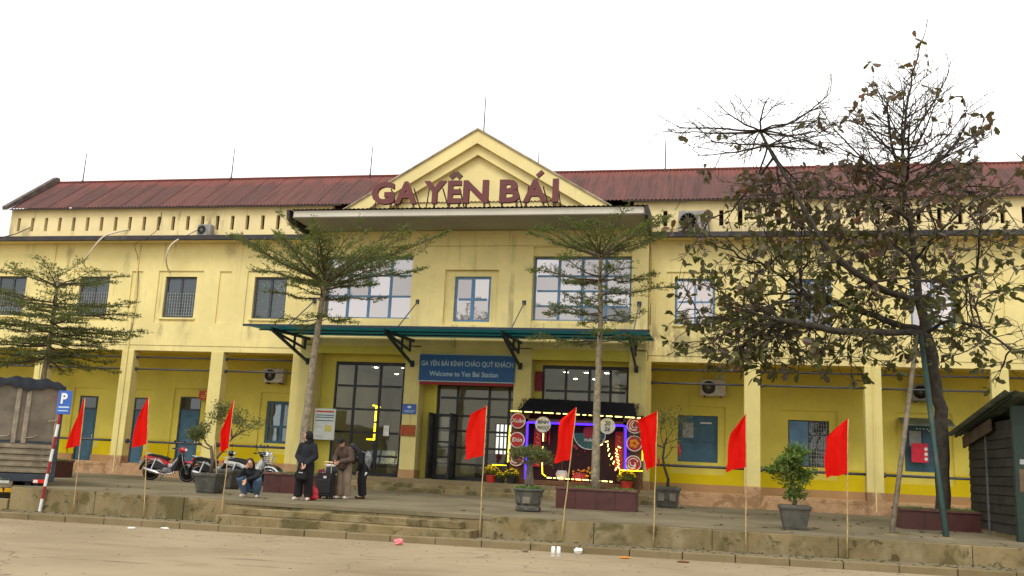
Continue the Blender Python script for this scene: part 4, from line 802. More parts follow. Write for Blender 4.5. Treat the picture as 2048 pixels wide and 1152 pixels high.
# carved round pot with umbrella bonsai
r = thing('potted_bonsai', 'umbrella shaped bonsai in a carved dark pot before the booth', 'potted plant', (2.55, -10.8, 0))
part('pot', MB().lathe([(.26, 0), (.30, .02), (.31, .10), (.27, .14), (.29, .17), (.33, .36), (.35, .47), (.385, .48), (.385, .53), (.34, .53), (.33, .47), (0, .46)], n=8, a0=PI/8), 'pot_grey', r, bevel=.01)
for k in range(8):
    a = k*PI/4; q = part('carved_panel', MB().box(-.085, .085, -.302, -.286, .19, .40), 'pot_pale' if k % 2 == 0 else 'pot_grey', r, bevel=.008); q.rotation_euler = (0, 0, a)
for k in range(6): q = part('foot', MB().ell((0, -.27, .05), (.07, .05, .05), 8, 6), 'pot_grey', r); q.rotation_euler = (0, 0, k*PI/3)
gm = MB(); leaf_cloud(gm, [(.3*math.sqrt(rnd.random())*math.cos(t), .3*math.sqrt(rnd.random())*math.sin(t), .54) for t in [rnd.random()*6.3 for _ in range(60)]], 1400, .02, .03, rnd); o = part('moss_cushion', gm, 'grass_green', r, fix=False); o['kind'] = 'stuff'
mb = MB(); tips = []
for k in range(9): a = k*.7; q = .10+.03*math.sin(k*2.1); mb.tube([(math.cos(a)*q, math.sin(a)*q, .46), (math.cos(a)*q*.7, math.sin(a)*q*.7, .75), (math.cos(a+.6)*q*.5, math.sin(a+.6)*q*.5, 1.05), (math.cos(a+.6)*q*.9, math.sin(a+.6)*q*.9, 1.18)], [.035, .028, .026, .02], 6)
for k in range(9): a = k*.7; branchy(mb, (math.cos(a)*.05, math.sin(a)*.05, 1.10), (math.cos(a), math.sin(a), .30), .24, .016, 2, rnd, tips, .5, .1)
part('trunk', mb, 'bark_grey', r, smooth=True, fix=False); lf = MB(); pts = [(.50*math.sqrt(u)*math.cos(a), .46*math.sqrt(u)*math.sin(a), 1.20+.20*(1-u)+.14*v) for u, a, v in [(rnd.random(), rnd.random()*6.28, rnd.random()) for _ in range(300)]]
leaf_cloud(lf, pts, 3600, .028, .04, rnd, .4); leaf_cloud(lf, tips, 900, .03, .05, rnd, .4); o = part('foliage', lf, 'leaf_bonsai', r, fix=False); o['kind'] = 'stuff'
# footed pot with twisted sparse tree by the plinth
r = thing('potted_tree', 'thin twisted sparse tree in a footed dark pot below the shuttered window', 'potted plant', (5.42, -3.3, 0)); pot_square(r, .62, .74, .62); mb = MB(); tips = []
for s_ in (-1, 1): part('pot_panel', MB().box(s_*.17-.09, s_*.17+.09, -.372, -.345, .2, .42), 'pot_pale', r, bevel=.008)
mb.tube([(.0, 0, .55), (.02, 0, .85), (-.10, .0, 1.2), (-.16, .02, 1.5), (-.12, .02, 1.8), (-.05, 0, 2.1)], [.05, .045, .04, .036, .03, .02], 8)
for d_ in ((-1, 0, .5), (.9, .1, .5), (-.4, .3, 1), (.3, -.2, 1), (-.9, -.2, .2), (.8, 0, .9)): branchy(mb, (-.12, .02, 1.75+rnd.uniform(0, .3)), d_, .5, .016, 2, rnd, tips, .6, .15)
branchy(mb, (-.15, .02, 1.45), (.8, 0, .7), .5, .018, 1, rnd, tips, .5, .1); part('trunk', mb, 'bark_dark', r, smooth=True, fix=False); lf = MB(); leaf_cloud(lf, tips, 900, .035, .12, rnd, .3); o = part('foliage', lf, 'leaf_bonsai', r, fix=False); o['kind'] = 'stuff'
gm = MB(); leaf_cloud(gm, [(rnd.uniform(-.3, .3), rnd.uniform(-.3, .3), .6) for _ in range(40)], 500, .03, .03, rnd); o = part('ground_cover', gm, 'leaf_bush', r, fix=False); o['kind'] = 'stuff'
for k, (x, z, s_) in enumerate(((.33, 1.95, .16), (.36, 1.78, .12), (-.28, 1.5, .14))): part('red_tassel', MB().tube([(x, -.05, z), (x, -.05, z-s_*.5), (x+.01, -.05, z-s_), (x+.02, -.05, z-s_*2)], [.012, .04, .03, .008], 6), 'couplet_red', r)
# leafy bush in square pot, right
r = thing('potted_bush', 'leafy bright green bush in a grey square pot near the terrace edge', 'potted plant', (8.48, -11.95, 0)); pot_square(r, .46, .60, .50); mb = MB(); tips = []
mb.tube([(0, 0, .42), (.01, 0, .7), (0, .01, .92)], [.045, .038, .03], 8)
for k in range(9): a = k*.75; branchy(mb, (0, .01, .72+.04*k), (math.cos(a)*.7, math.sin(a)*.7, .7+.10*k), .31, .014, 2, rnd, tips, .5, .15)
part('trunk', mb, 'bark_grey', r, smooth=True, fix=False); lf = MB(); leaf_cloud(lf, tips, 2300, .042, .06, rnd, .3)
pts = [(.31*math.cos(a)*math.sqrt(1-((z-1.15)/.58)**2)*q, .31*math.sin(a)*math.sqrt(1-((z-1.15)/.58)**2)*q, z) for a, z, q in [(rnd.random()*6.28, rnd.uniform(.66, 1.70), math.sqrt(rnd.random())) for _ in range(90)]]; leaf_cloud(lf, pts, 1700, .042, .07, rnd, .3)
o = part('foliage', lf, 'leaf_bush', r, fix=False); o['kind'] = 'stuff'
# extra planter pot behind the bonsai
r = thing('stone_pot', 'low dark stone trough pot among the parked motorbikes', 'pot', (-7.0, -7.6, 0)); pot_square(r, .55, .7, .55)
# marigolds
def marigold(x, y, lb, pm='pot_red', s=1., z=.44):
    r = thing('marigold_pot', lb, 'flower pot', (x, y, z), 0, 'yellow flower pots by the booth'); part('pot', MB().lathe([(.13*s, 0), (.17*s, .2*s), (.18*s, .2*s), (.18*s, .23*s), (.15*s, .23*s), (0, .2*s)], n=14), pm, r, smooth=False)
    lf = MB(); pts = [(.26*s*q*math.cos(a), .26*s*q*math.sin(a), .30*s+.16*s*(1-q*q)*v) for a, q, v in [(rnd.random()*6.28, math.sqrt(rnd.random()), rnd.random()) for _ in range(80)]]
    leaf_cloud(lf, pts, 500, .035*s, .03, rnd); o = part('foliage', lf, 'leaf_flower', r, fix=False); o['kind'] = 'stuff'
    fm = MB()
    for k in range(46): a = rnd.random()*6.28; q = math.sqrt(rnd.random()); c = (.27*s*q*math.cos(a), .27*s*q*math.sin(a), .36*s+.18*s*(1-q*q)); fm.ell(c, (.028*s, .028*s, .02*s), 6, 4)
    o = part('blossoms', fm, 'flower_yellow', r, fix=False); o['kind'] = 'stuff'
marigold(-.66, -1.12, 'yellow marigolds in a red pot at the left end of the steps', s=1.1); marigold(.06, -1.15, 'yellow marigolds in a dark pot below the left discs of the booth', 'pot_black', .95); marigold(3.98, -1.12, 'yellow marigolds in a red pot below the right discs of the booth', s=1.15); marigold(-.3, -1.2, 'small yellow flowers between the two left marigold pots', 'pot_black', .7)

# ================================================================ holiday booth
bo = thing('holiday_booth', 'lit Lunar New Year booth with black thatch, blue and yellow light strips', 'booth', (2.2, -1.0, .44))
def q_(name, mb, mat, parent=bo, **k): return part(name, mb, mat, parent, world=True, **k)
q_('platform', MB().box(.5, 3.86, -1.12, -.5, .44, .60), 'booth_wood', bevel=.01); q_('backdrop', MB().box(.48, 3.88, -.56, -.50, .6, 3.0), 'backdrop_red')
for x in (.50, 3.86): q_('post', MB().box(x-.05, x+.05, -1.08, -.98, .6, 2.95), 'booth_wood')
q_('beam', MB().box(.45, 3.91, -1.08, -.98, 2.56, 2.66), 'booth_wood')
for x in (.2, 4.2):
    q_('side_board', MB().box(x-.28, x+.28, -.90, -.86, .46, 2.9), 'booth_wood')
th = q_('roof', MB().add([(.25, -1.32, 2.92), (4.28, -1.32, 2.86), (4.1, -.50, 3.34), (.45, -.50, 3.40), (.25, -1.32, 2.86), (4.28, -1.32, 2.80), (4.1, -.50, 3.2), (.45, -.50, 3.26)], [(0, 1, 2, 3), (7, 6, 5, 4), (0, 4, 5, 1), (1, 5, 6, 2), (2, 6, 7, 3), (3, 7, 4, 0)]), 'thatch_black')
mb = MB()
for k in range(2600):
    u = rnd.random(); v = rnd.random(); x = .2+4.1*u; y = -1.36+.86*v; z = 2.94-.06*u+.47*v+rnd.uniform(-.02, .04); L = rnd.uniform(.1, .24); dx = rnd.uniform(-.05, .05); wdt = rnd.uniform(.006, .014)
    mb.add([(x-wdt, y, z), (x+wdt, y, z), (x+dx, y-L*.75, z-L*.75 if v < .1 else z-L*.35)], [(0, 1, 2)])
o = q_('thatch', mb, 'thatch_black', th, fix=False); o['kind'] = 'stuff'
def disc(x, z, r, face, ink, ttl, sz, y=-1.14):
    d = q_('disc', MB().lathe([(0, -.02), (r, -.02), (r, .02), (0, .02)], (x, y, z), 28, 'y'), 'disc_white'); q_('disc_face', MB().lathe([(0, -.026), (r*.88, -.026), (r*.88, -.0205)], (x, y, z), 28, 'y'), face, d)
    for i, (s_, dz) in enumerate(ttl):
        text('lettering', s_, sz, ink, d, (x, y-.032, z+dz), shear=.15, bold=.003, extrude=.003)
    return d
def swirl(d, x, z, r, ink, y=-1.14, k=0):
    for a0, a1, q0, q1 in ((.3, 5.2, .62, .62), (1.2+k, 5.5+k, .40, .22), (3.6, 5.9, .75, .3)):
        P = []
        for i in range(15): t_ = i/14; a = a0+(a1-a0)*t_; rr = r*(q0+(q1-q0)*t_); P.append((x+rr*math.cos(a), y-.034, z+rr*math.sin(a)))
        q_('swirl', MB().tube(P, .018, 5), ink, d)
disc(.20, 2.57, .265, 'disc_red', 'disc_white', [('Xuân', -.06)], .20); disc(.20, 1.92, .265, 'disc_red', 'disc_white', [('Dón', -.06)], .20); q_('letter_bar', MB().box(.03, .11, -1.178, -1.171, 1.922, 1.94), 'disc_white'); swirl(disc(.20, 1.30, .265, 'disc_red', 'disc_white', [], .2), .20, 1.30, .265, 'disc_white')
disc(1.08, 2.47, .27, 'disc_white', 'disc_ink', [('BÍNH', .03), ('NGỌ', -.16)], .165); disc(3.28, 2.50, .27, 'disc_white', 'disc_ink', [('20', .02), ('26', -.17)], .20)
swirl(disc(4.20, 2.55, .265, 'disc_red', 'disc_white', [], .2), 4.2, 2.55, .265, 'disc_white', k=.5); d = disc(4.20, 1.96, .265, 'disc_red', 'disc_white', [], .2)
for k in range(5): q_('petal', MB().ell((4.2+.10*math.cos(k*1.256), -1.172, 1.96+.10*math.sin(k*1.256)), (.07, .008, .06), 8, 6), 'flower_orange', d)
swirl(disc(4.18, 1.30, .265, 'disc_red', 'disc_white', [], .2), 4.18, 1.30, .265, 'disc_white', k=1.4)
# fan on the backdrop
mb = MB()
for k in range(12):
    a0, a1 = PI+k*PI/12+.02, PI+(k+1)*PI/12-.02; c0, c1 = .16, .52
    mb.prism([(2.62+c0*math.cos(a0), 2.26+c0*math.sin(a0)), (2.62+c1*math.cos(a0), 2.26+c1*math.sin(a0)), (2.62+c1*math.cos(a1), 2.26+c1*math.sin(a1)), (2.62+c0*math.cos(a1), 2.26+c0*math.sin(a1))], 'y', -.60, -.585+.008*(k % 2))
fan = q_('paper_fan', mb, 'fan_teal'); q_('fan_rim', MB().tube([(2.62+.55*math.cos(PI+i*PI/16), -.60, 2.26+.55*math.sin(PI+i*PI/16)) for i in range(17)], .02, 5), 'disc_white', fan); q_('fan_disc', MB().lathe([(0, -.64), (.20, -.64), (.20, -.61)], (2.60, 0, 2.30), 20, 'y'), 'disc_red', fan); text('lettering', 'XUÂN', .13, 'disc_white', fan, (2.62, -.645, 1.98), bold=.004)
for k in range(26): x = rnd.uniform(.9, 3.6); z = rnd.uniform(.9, 2.45); q_('blossom', MB().lathe([(0, -.575), (rnd.uniform(.02, .06), -.572), (.01, -.565)], (x, 0, z), 6, 'y'), rnd.choice(['flower_yellow', 'disc_red', 'disc_white', 'flower_orange', 'pumpkin_red']))
for x, c_ in ((.82, 'couplet_red'), (3.64, 'couplet_red')):
    c = q_('couplet', MB().box(x-.13, x+.13, -.66, -.645, 1.05, 2.35), c_)
    for k in range(4): swp = MB().tube([(x-.06, -.665, 2.2-k*.3), (x+.05, -.665, 2.15-k*.3), (x-.03, -.665, 2.05-k*.3), (x+.06, -.665, 2.0-k*.3)], .012, 4); q_('brush_stroke', swp, 'flower_yellow', c)
for k in range(3): q_('hanging_tassel', MB().tube([(1.0+k*.12, -.7, 2.5), (1.0+k*.12, -.7, 2.15-.1*k), (1.0+k*.12, -.7, 2.0-.1*k)], [.006, .03, .012], 6), 'couplet_red')
# light strips
def strip(pts, mat, r=.022, dash=None):
    pts = [Vector(p) for p in pts]
    if not dash: q_('light_strip', MB().tube(pts, r, 6), mat); return
    for a, b in zip(pts, pts[1:]):
        L = (b-a).length; s_ = 0
        while s_ < L-.02:
            e = min(L, s_+dash*rnd.uniform(.5, 1.6)); q_('light_strip', MB().tube([a+(b-a)*(s_/L), a+(b-a)*(e/L)], r, 5), mat); s_ = e+dash*.45
YL = -1.13
strip([(.54, YL, .62), (.54, YL, 2.53)], 'led_blue', .035); strip([(.54, YL, 2.53), (3.86, YL, 2.53)], 'led_blue', .035); strip([(3.90, YL, 2.53), (3.92, YL, 1.08)], 'led_blue', .04)
strip([(.05, -1.36, 2.88), (4.4, -1.36, 2.80)], 'led_warm', .017, .22); strip([(-.08, YL, 2.90), (.32, YL, 2.90)], 'led_yellow', .02); strip([(-.08, YL, 2.38), (-.10, YL, 1.15)], 'led_yellow', .018); strip([(1.08, -1.0, 2.18), (1.08, -1.0, 1.1)], 'led_warm', .02, .4); strip([(1.08, -1.0, 1.1), (1.10, -1.0, .82), (1.22, -1.0, .74)], 'led_yellow', .02); strip([(1.28, -1.1, .70), (3.5, -1.1, .67)], 'led_warm', .018, .14)
strip([(-.62, -1.2, 1.04), (-.13, -1.2, 1.04), (-.13, -1.2, .52)], 'led_yellow', .02); strip([(3.74, -1.2, .92), (3.74, -1.2, 1.06), (4.5, -1.2, 1.06)], 'led_yellow', .02); strip([(4.47, YL, 2.1), (4.48, YL, 1.4)], 'led_yellow', .018)
q_('strip_post', MB().box(-.15, -.11, -1.23, -1.21, .44, 1.04), 'booth_wood'); q_('strip_post', MB().box(4.42, 4.46, -1.23, -1.21, .44, 1.06), 'booth_wood')
# horse outline in small lamps, drums, baskets, pumpkin flowers
hl = thing('light_figure', 'leaping figure outlined in small white lamps inside the booth', 'light', (3.2, -.85, .6)); part('wire_frame', MB().tube([(3.35, -.84, .62), (3.35, -.84, 1.5), (3.0, -.84, 2.05)], .008, 4), 'frame_black', hl, world=True)
for sx, sy, an in ((1060, 575, .5), (1130, 580, 1.5), (1135, 625, 1.2), (1145, 680, 1.3), (1170, 715, 1.0), (1190, 760, 1.2), (1250, 600, -.3), (1222, 630, 1.9), (1222, 668, -.5), (1228, 700, -.5), (1235, 735, -.6), (1240, 770, -.8), (1215, 825, 1.1), (1242, 808, -1.), (1118, 540, .2)):
    c = at(1000+sx/5.2375, 780+sy/5.2375, -.88); dd = Vector((math.cos(an), 0, math.sin(an)))*.055; part('lamp', MB().tube([c-dd, c+dd], .016, 5), 'led_warm', hl, world=True)
for x, lb in ((1.75, 'pale woven basket lantern hanging low in the booth, left'), (2.35, 'red drum with orange flowers in the booth centre')):
    if x < 2: b_ = thing('basket', lb, 'basket', (x, -.85, .6)); part('bowl', MB().lathe([(.10, 0), (.20, .12), (.22, .24), (.16, .36), (.15, .36), (0, .2)], n=14), 'label_white', b_, smooth=True); part('cord', MB().tube([(-.14, 0, .36), (0, 0, .85), (.14, 0, .36)], .008, 4).tube([(0, -.14, .36), (0, 0, .85), (0, .14, .36)], .008, 4), 'booth_wood', b_)
    else: b_ = thing('flower_drum', lb, 'drum', (x, -.85, .6)); part('drum', MB().lathe([(.2, 0), (.24, .15), (.2, .3), (0, .3)], n=14), 'pumpkin_red', b_, smooth=True); fm = MB(); [fm.ell((rnd.uniform(-.3, .3), rnd.uniform(-.15, .1), .1+rnd.uniform(0, .3)), (.045, .045, .04), 6, 4) for _ in range(26)]; o = part('blossoms', fm, 'flower_orange', b_, fix=False); o['kind'] = 'stuff'

# ================================================================ motorbikes
def motorbike(loc, rz, body, lb, basket=False, cowl='bike_red', s=1.):
    r = thing('motorbike', lb, 'motorbike', loc, rz, 'motorbikes parked before the arcade'); r.scale = (s, s, s); R_ = .29
    for x in (0, 1.23):
        w_ = part('wheel', MB().lathe([(R_-.055, -.025), (R_-.02, -.035), (R_, -.015), (R_, .015), (R_-.02, .035), (R_-.055, .025), (R_-.055, -.025)], (x, 0, R_), 28, 'y'), 'tyre', r, smooth=True)
        part('rim', MB().lathe([(R_-.085, -.02), (R_-.05, -.027), (R_-.05, .027), (R_-.085, .02), (R_-.085, -.02)], (x, 0, R_), 28, 'y'), 'rim_pale', w_, smooth=True); part('hub', MB().lathe([(0, -.06), (.06, -.05), (.06, .05), (0, .06)], (x, 0, R_), 14, 'y'), 'engine_grey', w_)
        sm = MB()
        for k in range(16): a = k*PI/8; sm.tube([(x+.04*math.cos(a+.5), .03*(-1)**k, R_+.04*math.sin(a+.5)), (x+(R_-.07)*math.cos(a), 0, R_+(R_-.07)*math.sin(a))], .0035, 3)
        part('spokes', sm, 'rim_pale', w_, fix=False)
    part('swing_arm', MB().bar((0, -.09, R_), (.45, -.07, .33), .03, .05).bar((0, .09, R_), (.45, .07, .33), .03, .05), 'engine_grey', r); part('shock', MB().tube([(.05, -.12, R_), (.2, -.11, .68)], .03, 8).tube([(.05, .12, R_), (.2, .11, .68)], .03, 8), 'chrome', r)
    part('fork', MB().tube([(1.23, -.08, R_), (1.07, -.08, .62), (1.0, -.05, .86)], .024, 8).tube([(1.23, .08, R_), (1.07, .08, .62), (1.0, .05, .86)], .024, 8), 'engine_grey', r, smooth=True)
    fm = MB(); n = 9
    for i in range(n):
        a = math.radians(20+140*i/(n-1))
        for y, rr in ((-.065, R_+.02), (-.035, R_+.055), (.035, R_+.055), (.065, R_+.02)): fm.v.append((1.22+rr*math.cos(a), y, R_+rr*math.sin(a)))
    for i in range(n-1):
        for j in range(3): fm.f.append([i*4+j, i*4+j+1, i*4+j+5, i*4+j+4]); fm.mi.append(0)
    part('front_mudguard', fm, body, r, smooth=True)
    part('engine', MB().obox((.58, 0, .33), (.17, .11, .09)).lathe([(0, -.14), (.085, -.13), (.085, .13), (0, .14)], (.52, 0, .32), 16, 'y').tube([(.68, 0, .36), (.92, 0, .42)], [.075, .06], 10), 'engine_grey', r, bevel=.012)
    part('exhaust_pipe', MB().tube([(.86, -.08, .37), (.82, -.13, .26), (.55, -.15, .20), (.3, -.17, .23)], .018, 8), 'chrome', r, smooth=True); part('muffler', MB().tube([(.42, -.17, .22), (.30, -.18, .245), (-.12, -.19, .36), (-.15, -.19, .368)], [.025, .048, .052, .03], 12), 'chrome', r, smooth=True)
    mb = MB().prism([(-.22, .66), (-.10, .60), (.28, .56), (.5, .46), (.62, .48), (.55, .62), (.3, .70), (-.15, .77), (-.26, .75)], 'y', -.10, .10); part('rear_body', mb, body, r, bevel=.035, seg=2)
    part('side_panel', MB().prism([(.08, .38), (.40, .34), (.56, .46), (.30, .60), (.05, .58)], 'y', -.115, .115), 'bike_black', r, bevel=.02); part('side_trim', MB().prism([(-.12, .66), (.25, .60), (.48, .50), (.3, .66)], 'y', -.112, -.1005), 'bike_silver', r)
    part('seat', MB().prism([(-.16, .765), (.28, .70), (.52, .62), (.62, .66), (.55, .72), (.25, .78), (-.14, .825)], 'y', -.105, .105), 'seat_black', r, bevel=.03, seg=2)
    part('grab_rail', MB().tube([(.0, -.1, .80), (-.22, -.11, .83), (-.30, 0, .84), (-.22, .11, .83), (.0, .1, .80)], .012, 6), 'bike_silver', r, smooth=True); part('tail_lamp', MB().prism([(-.28, .68), (-.20, .66), (-.20, .76), (-.27, .76)], 'y', -.07, .07), 'lamp_red', r, bevel=.015)
    part('rear_mudguard', MB().prism([(-.20, .66), (-.36, .42), (-.38, .30), (-.34, .42), (-.12, .66)], 'y', -.07, .07), 'bike_black', r); part('number_plate', MB().obox((-.36, 0, .52), (.004, .09, .06), Matrix.Rotation(-.5, 3, 'Y')), 'plate_white', r)
    part('leg_shield', MB().prism([(.82, .30), (.93, .36), (1.05, .70), (1.02, .84), (.94, .84), (.90, .66), (.74, .44), (.66, .40)], 'y', -.17, .17), 'bike_black' if body != 'bike_white' else 'bike_white', r, bevel=.04, seg=2)
    part('step_through', MB().prism([(.50, .46), (.70, .40), (.94, .72), (.90, .78), (.68, .52), (.5, .56)], 'y', -.06, .06), 'bike_silver', r, bevel=.015); part('headlight_cowl', MB().ell((1.0, 0, .96), (.13, .12, .09), 12, 8), cowl, r, smooth=True); part('headlight', MB().ell((1.09, 0, .96), (.055, .075, .055), 10, 6), 'lamp_clear', r, smooth=True)
    part('handlebar', MB().tube([(.86, -.33, 1.0), (.93, -.2, 1.0), (1.0, 0, .98), (.93, .2, 1.0), (.86, .33, 1.0)], .013, 6), 'engine_grey', r, smooth=True); part('grip', MB().tube([(.84, -.36, 1.0), (.89, -.26, 1.0)], .02, 7).tube([(.84, .36, 1.0), (.89, .26, 1.0)], .02, 7), 'seat_black', r)
    for s_ in (-1, 1): m_ = part('mirror', MB().ell((.86, s_*.29, 1.22), (.02, .055, .038), 10, 6), 'bike_black', r, smooth=True); part('mirror_stem', MB().tube([(.92, s_*.2, 1.0), (.88, s_*.27, 1.2)], .007, 5), 'bike_black', m_)
    part('side_stand', MB().bar((.5, -.08, .24), (.42, -.2, .0), .025, .025), 'engine_grey', r); part('foot_peg', MB().tube([(.5, -.24, .26), (.5, .24, .26)], .016, 6), 'seat_black', r)
    if basket:
        bm = MB()
        for k in range(5):
            z = .72+.055*k; q = .10+.012*k; bm.tube([(1.22-q, -q-.03, z), (1.22+q, -q-.03, z), (1.22+q, q+.03, z), (1.22-q, q+.03, z), (1.22-q, -q-.03, z)], .005, 4)
        for sx_ in np.linspace(-1, 1, 7):
            for s_ in (-1, 1): bm.tube([(1.22+.1*sx_, s_*.13, .72), (1.22+.15*sx_, s_*.18, .95)], .004, 4); bm.tube([(1.22+s_*.10, .13*sx_, .72), (1.22+s_*.15, .18*sx_, .95)], .004, 4)
        part('basket', bm, 'rim_pale', r, fix=False)
    return r
motorbike((-11.65, -4.2, 0), .03, 'bike_red', 'red and black motorbike with chrome exhaust parked before the blue door', s=1.08); motorbike((-9.75, -4.4, 0), .05, 'bike_black', 'black motorbike parked nose to tail behind the square pot', cowl='bike_black', s=1.05); motorbike((-8.9, -3.6, 0), .1, 'bike_black', 'dark motorbike between the bonsai and the squatting person', cowl='bike_silver', s=1.08); motorbike((-8.25, -5.1, 0), .06, 'bike_white', 'pale motorbike with front basket behind the squatting person', True, 'bike_black', s=1.05)

# ================================================================ people
def fingers(mb, wr, d, nrm, curl=.6, s=1.):        # palm, four unequal fingers and a thumb
    wr = Vector(wr); d = Vector(d).normalized(); nrm = Vector(nrm); nrm = (nrm-d*nrm.dot(d)).normalized(); sd = d.cross(nrm)
    pc = wr+d*.05*s
    for k in (-1, -.33, .33, 1): mb.cap(wr+d*.01+sd*.012*k, wr+d*.085*s+sd*.026*k*s, .014*s, .012*s, 8)
    for k, L in ((-1, .066), (-.33, .078), (.33, .074), (1, .058)):
        a = wr+d*.085*s+sd*.026*k*s; b = a+(d*math.cos(curl*.6)+nrm*math.sin(curl*.6)+sd*.08*k)*L*.5*s; c = b+(d*math.cos(curl*1.6)+nrm*math.sin(curl*1.6))*L*.55*s
        mb.cap(a, b, .0095*s, .0088*s, 7); mb.cap(b, c, .0088*s, .0072*s, 7)
    a = wr+d*.03*s+sd*.03*s; b = a+(d*.7+sd*.7+nrm*.25)*.04*s; c = b+(d*.85+sd*.15+nrm*.45)*.035*s; mb.cap(a, b, .0115*s, .0105*s, 7); mb.cap(b, c, .0105*s, .008*s, 7)
def person(lb, loc, rz, J, top, bottom, shoes, hair, face=(0, -1, 0), hairstyle='hood', sleeve=.052, flare=0., hem=None, leg=(.105, .085, .075), hands=((0, -.3, -1), (0, -.3, -1)), skirt=None, s=1.):
    r = thing('person', lb, 'person', loc, rz); r.scale = (s, s, s); V = {k: Vector(v) for k, v in J.items()}; f = Vector(face).normalized(); hd = V['head']; up = (hd-V['neck']).normalized()
    sdv = f.cross(up).normalized(); up2 = sdv.cross(f); Mh = Matrix((sdv, f, up2)).transposed()
    mb = MB()
    for a, b, r1, r2 in (('pelvis', 'waist', .125, .11), ('waist', 'chest', .11, .125), ('chest', 'neck', .10, .052), ('neck', 'head', .050, .055), ('shL', 'elL', .050, .042), ('elL', 'wrL', .042, .028), ('shR', 'elR', .050, .042), ('elR', 'wrR', .042, .028), ('hipL', 'knL', .085, .058), ('knL', 'anL', .056, .038), ('hipR', 'knR', .085, .058), ('knR', 'anR', .056, .038), ('anL', 'toeL', .036, .03), ('anR', 'toeR', .036, .03)): mb.cap(V[a], V[b], r1, r2, 12)
    mb.cap(V['shL'], V['shR'], .055, .055); mb.cap(V['hipL'], V['hipR'], .09, .09)
    mb.ell(hd+up*.035, (.075, .093, .10), 14, 10, Mh); mb.ell(hd-up*.045+f*.02, (.055, .065, .062), 12, 8, Mh); mb.cap(hd+f*.085+up*.015, hd+f*.10-up*.012, .010, .013, 8)
    for sd_ in (-1, 1): mb.ell(hd+sdv*.076*sd_-up*.0-f*.005, (.012, .022, .032), 8, 6, Mh)
    fingers(mb, V['wrL'], hands[0], f, .5); fingers(mb, V['wrR'], hands[1], f, .5)
    link('body', remeshed(mb, 'body', 'skin', .0085, 3), r)
    for sd_ in (-1, 1): part('eye', MB().ell(hd+f*.088+up*.02+sdv*.030*sd_, (.011, .007, .006), 8, 6, Mh), 'eye_dark', r, smooth=True); part('eyebrow', MB().cap(hd+f*.090+up*.042+sdv*.018*sd_, hd+f*.084+up*.042+sdv*.045*sd_, .004, .003, 6), 'hair_black', r)
    part('mouth', MB().cap(hd+f*.083-up*.052-sdv*.018, hd+f*.083-up*.052+sdv*.018, .006, .006, 6), 'lips', r, smooth=True)
    # jacket
    mb = MB(); g = .024
    for a, b, r1, r2 in (('pelvis', 'waist', .150+flare, .135+flare*.5), ('waist', 'chest', .135+flare*.5, .150), ('chest', 'neck', .135, .072)): mb.cap(V[a], V[b], r1, r2, 14)
    mb.cap(V['shL'], V['shR'], .075, .075)
    for s_ in 'LR': e = V['wr'+s_]+(V['el'+s_]-V['wr'+s_])*.12; mb.cap(V['sh'+s_], V['el'+s_], .075, sleeve+.012, 12); mb.cap(V['el'+s_], e, sleeve+.010, sleeve-.008, 12)
    if skirt: mb.tube([V['pelvis']+Vector((0, 0, .1)), V['pelvis'], Vector(skirt)], [.14, .165, .185], 16)
    o = link('jacket', remeshed(mb, 'jacket', top, .014, 3), r)
    mb = MB()
    for s_ in 'LR': mb.cap(V['hip'+s_], V['kn'+s_], leg[0], leg[1], 12); e = V['an'+s_]+(V['kn'+s_]-V['an'+s_])*.03; mb.tube([V['kn'+s_]+(V['hip'+s_]-V['kn'+s_])*.1, V['kn'+s_], e], [leg[1], leg[1]*.98, leg[2]], 12)
    mb.cap(V['hipL'], V['hipR'], .115, .115); mb.cap(V['pelvis'], V['waist'], .128, .12)
    link('trousers', remeshed(mb, 'trousers', bottom, .014, 2), r)
    for s_ in 'LR':
        a = V['an'+s_]; b = V['toe'+s_]; d_ = (b-a); d_.z = 0; d_.normalize(); z0 = min(a.z, b.z)
        m2 = MB().cap(Vector((a.x, a.y, .042))-d_*.03, Vector((b.x, b.y, .038)), .040, .036, 10); m2.cap(Vector((a.x, a.y, .05)), a+Vector((0, 0, .02)), .045, .045, 10)
        m2 = remeshed(m2, 'shoe', shoes, .01, 2)
        for v in m2.vertices: v.co.z = max(v.co.z, .0)
        link('shoe', m2, r)
    mb = MB()
    if hairstyle == 'hood':
        mb.ell(hd+up*.035-f*.022, (.105, .108, .128), 16, 12, Mh); mb.cap(hd-f*.05-up*.03, V['neck']-f*.05, .085, .095, 12); mb.cap(hd-up*.10-sdv*.05-f*.01, V['neck']-sdv*.03, .05, .07, 10); mb.cap(hd-up*.10+sdv*.05-f*.01, V['neck']+sdv*.03, .05, .07, 10)
        mb.cap(hd-up*.11+f*.0, V['neck']+f*.02, .05, .075, 10)
    elif hairstyle == 'long':
        mb.ell(hd+up*.045-f*.018, (.088, .098, .105), 16, 12, Mh); mb.cap(hd-f*.055, V['neck']-f*.06-up*.04, .07, .065, 12); mb.cap(hd+sdv*.06-f*.02, V['neck']+sdv*.06, .04, .04, 8); mb.cap(hd-sdv*.06-f*.02, V['neck']-sdv*.06, .04, .04, 8)
    else: mb.ell(hd+up*.052-f*.016, (.086, .098, .094), 16, 12, Mh); mb.cap(hd-f*.06, hd-f*.055-up*.05, .055, .045, 10)
    if hairstyle == 'cap': mb.ell(hd+up*.065, (.09, .10, .085), 14, 10, Mh); mb.ell(hd+up*.06+f*.10, (.075, .075, .016), 14, 6, Mh)
    link('hair' if hairstyle in ('short', 'long') else ('headscarf' if hairstyle == 'hood' else 'cap'), remeshed(mb, 'hair', hair, .011, 3), r)
    return r
w1 = atz(606, 1001, 0)
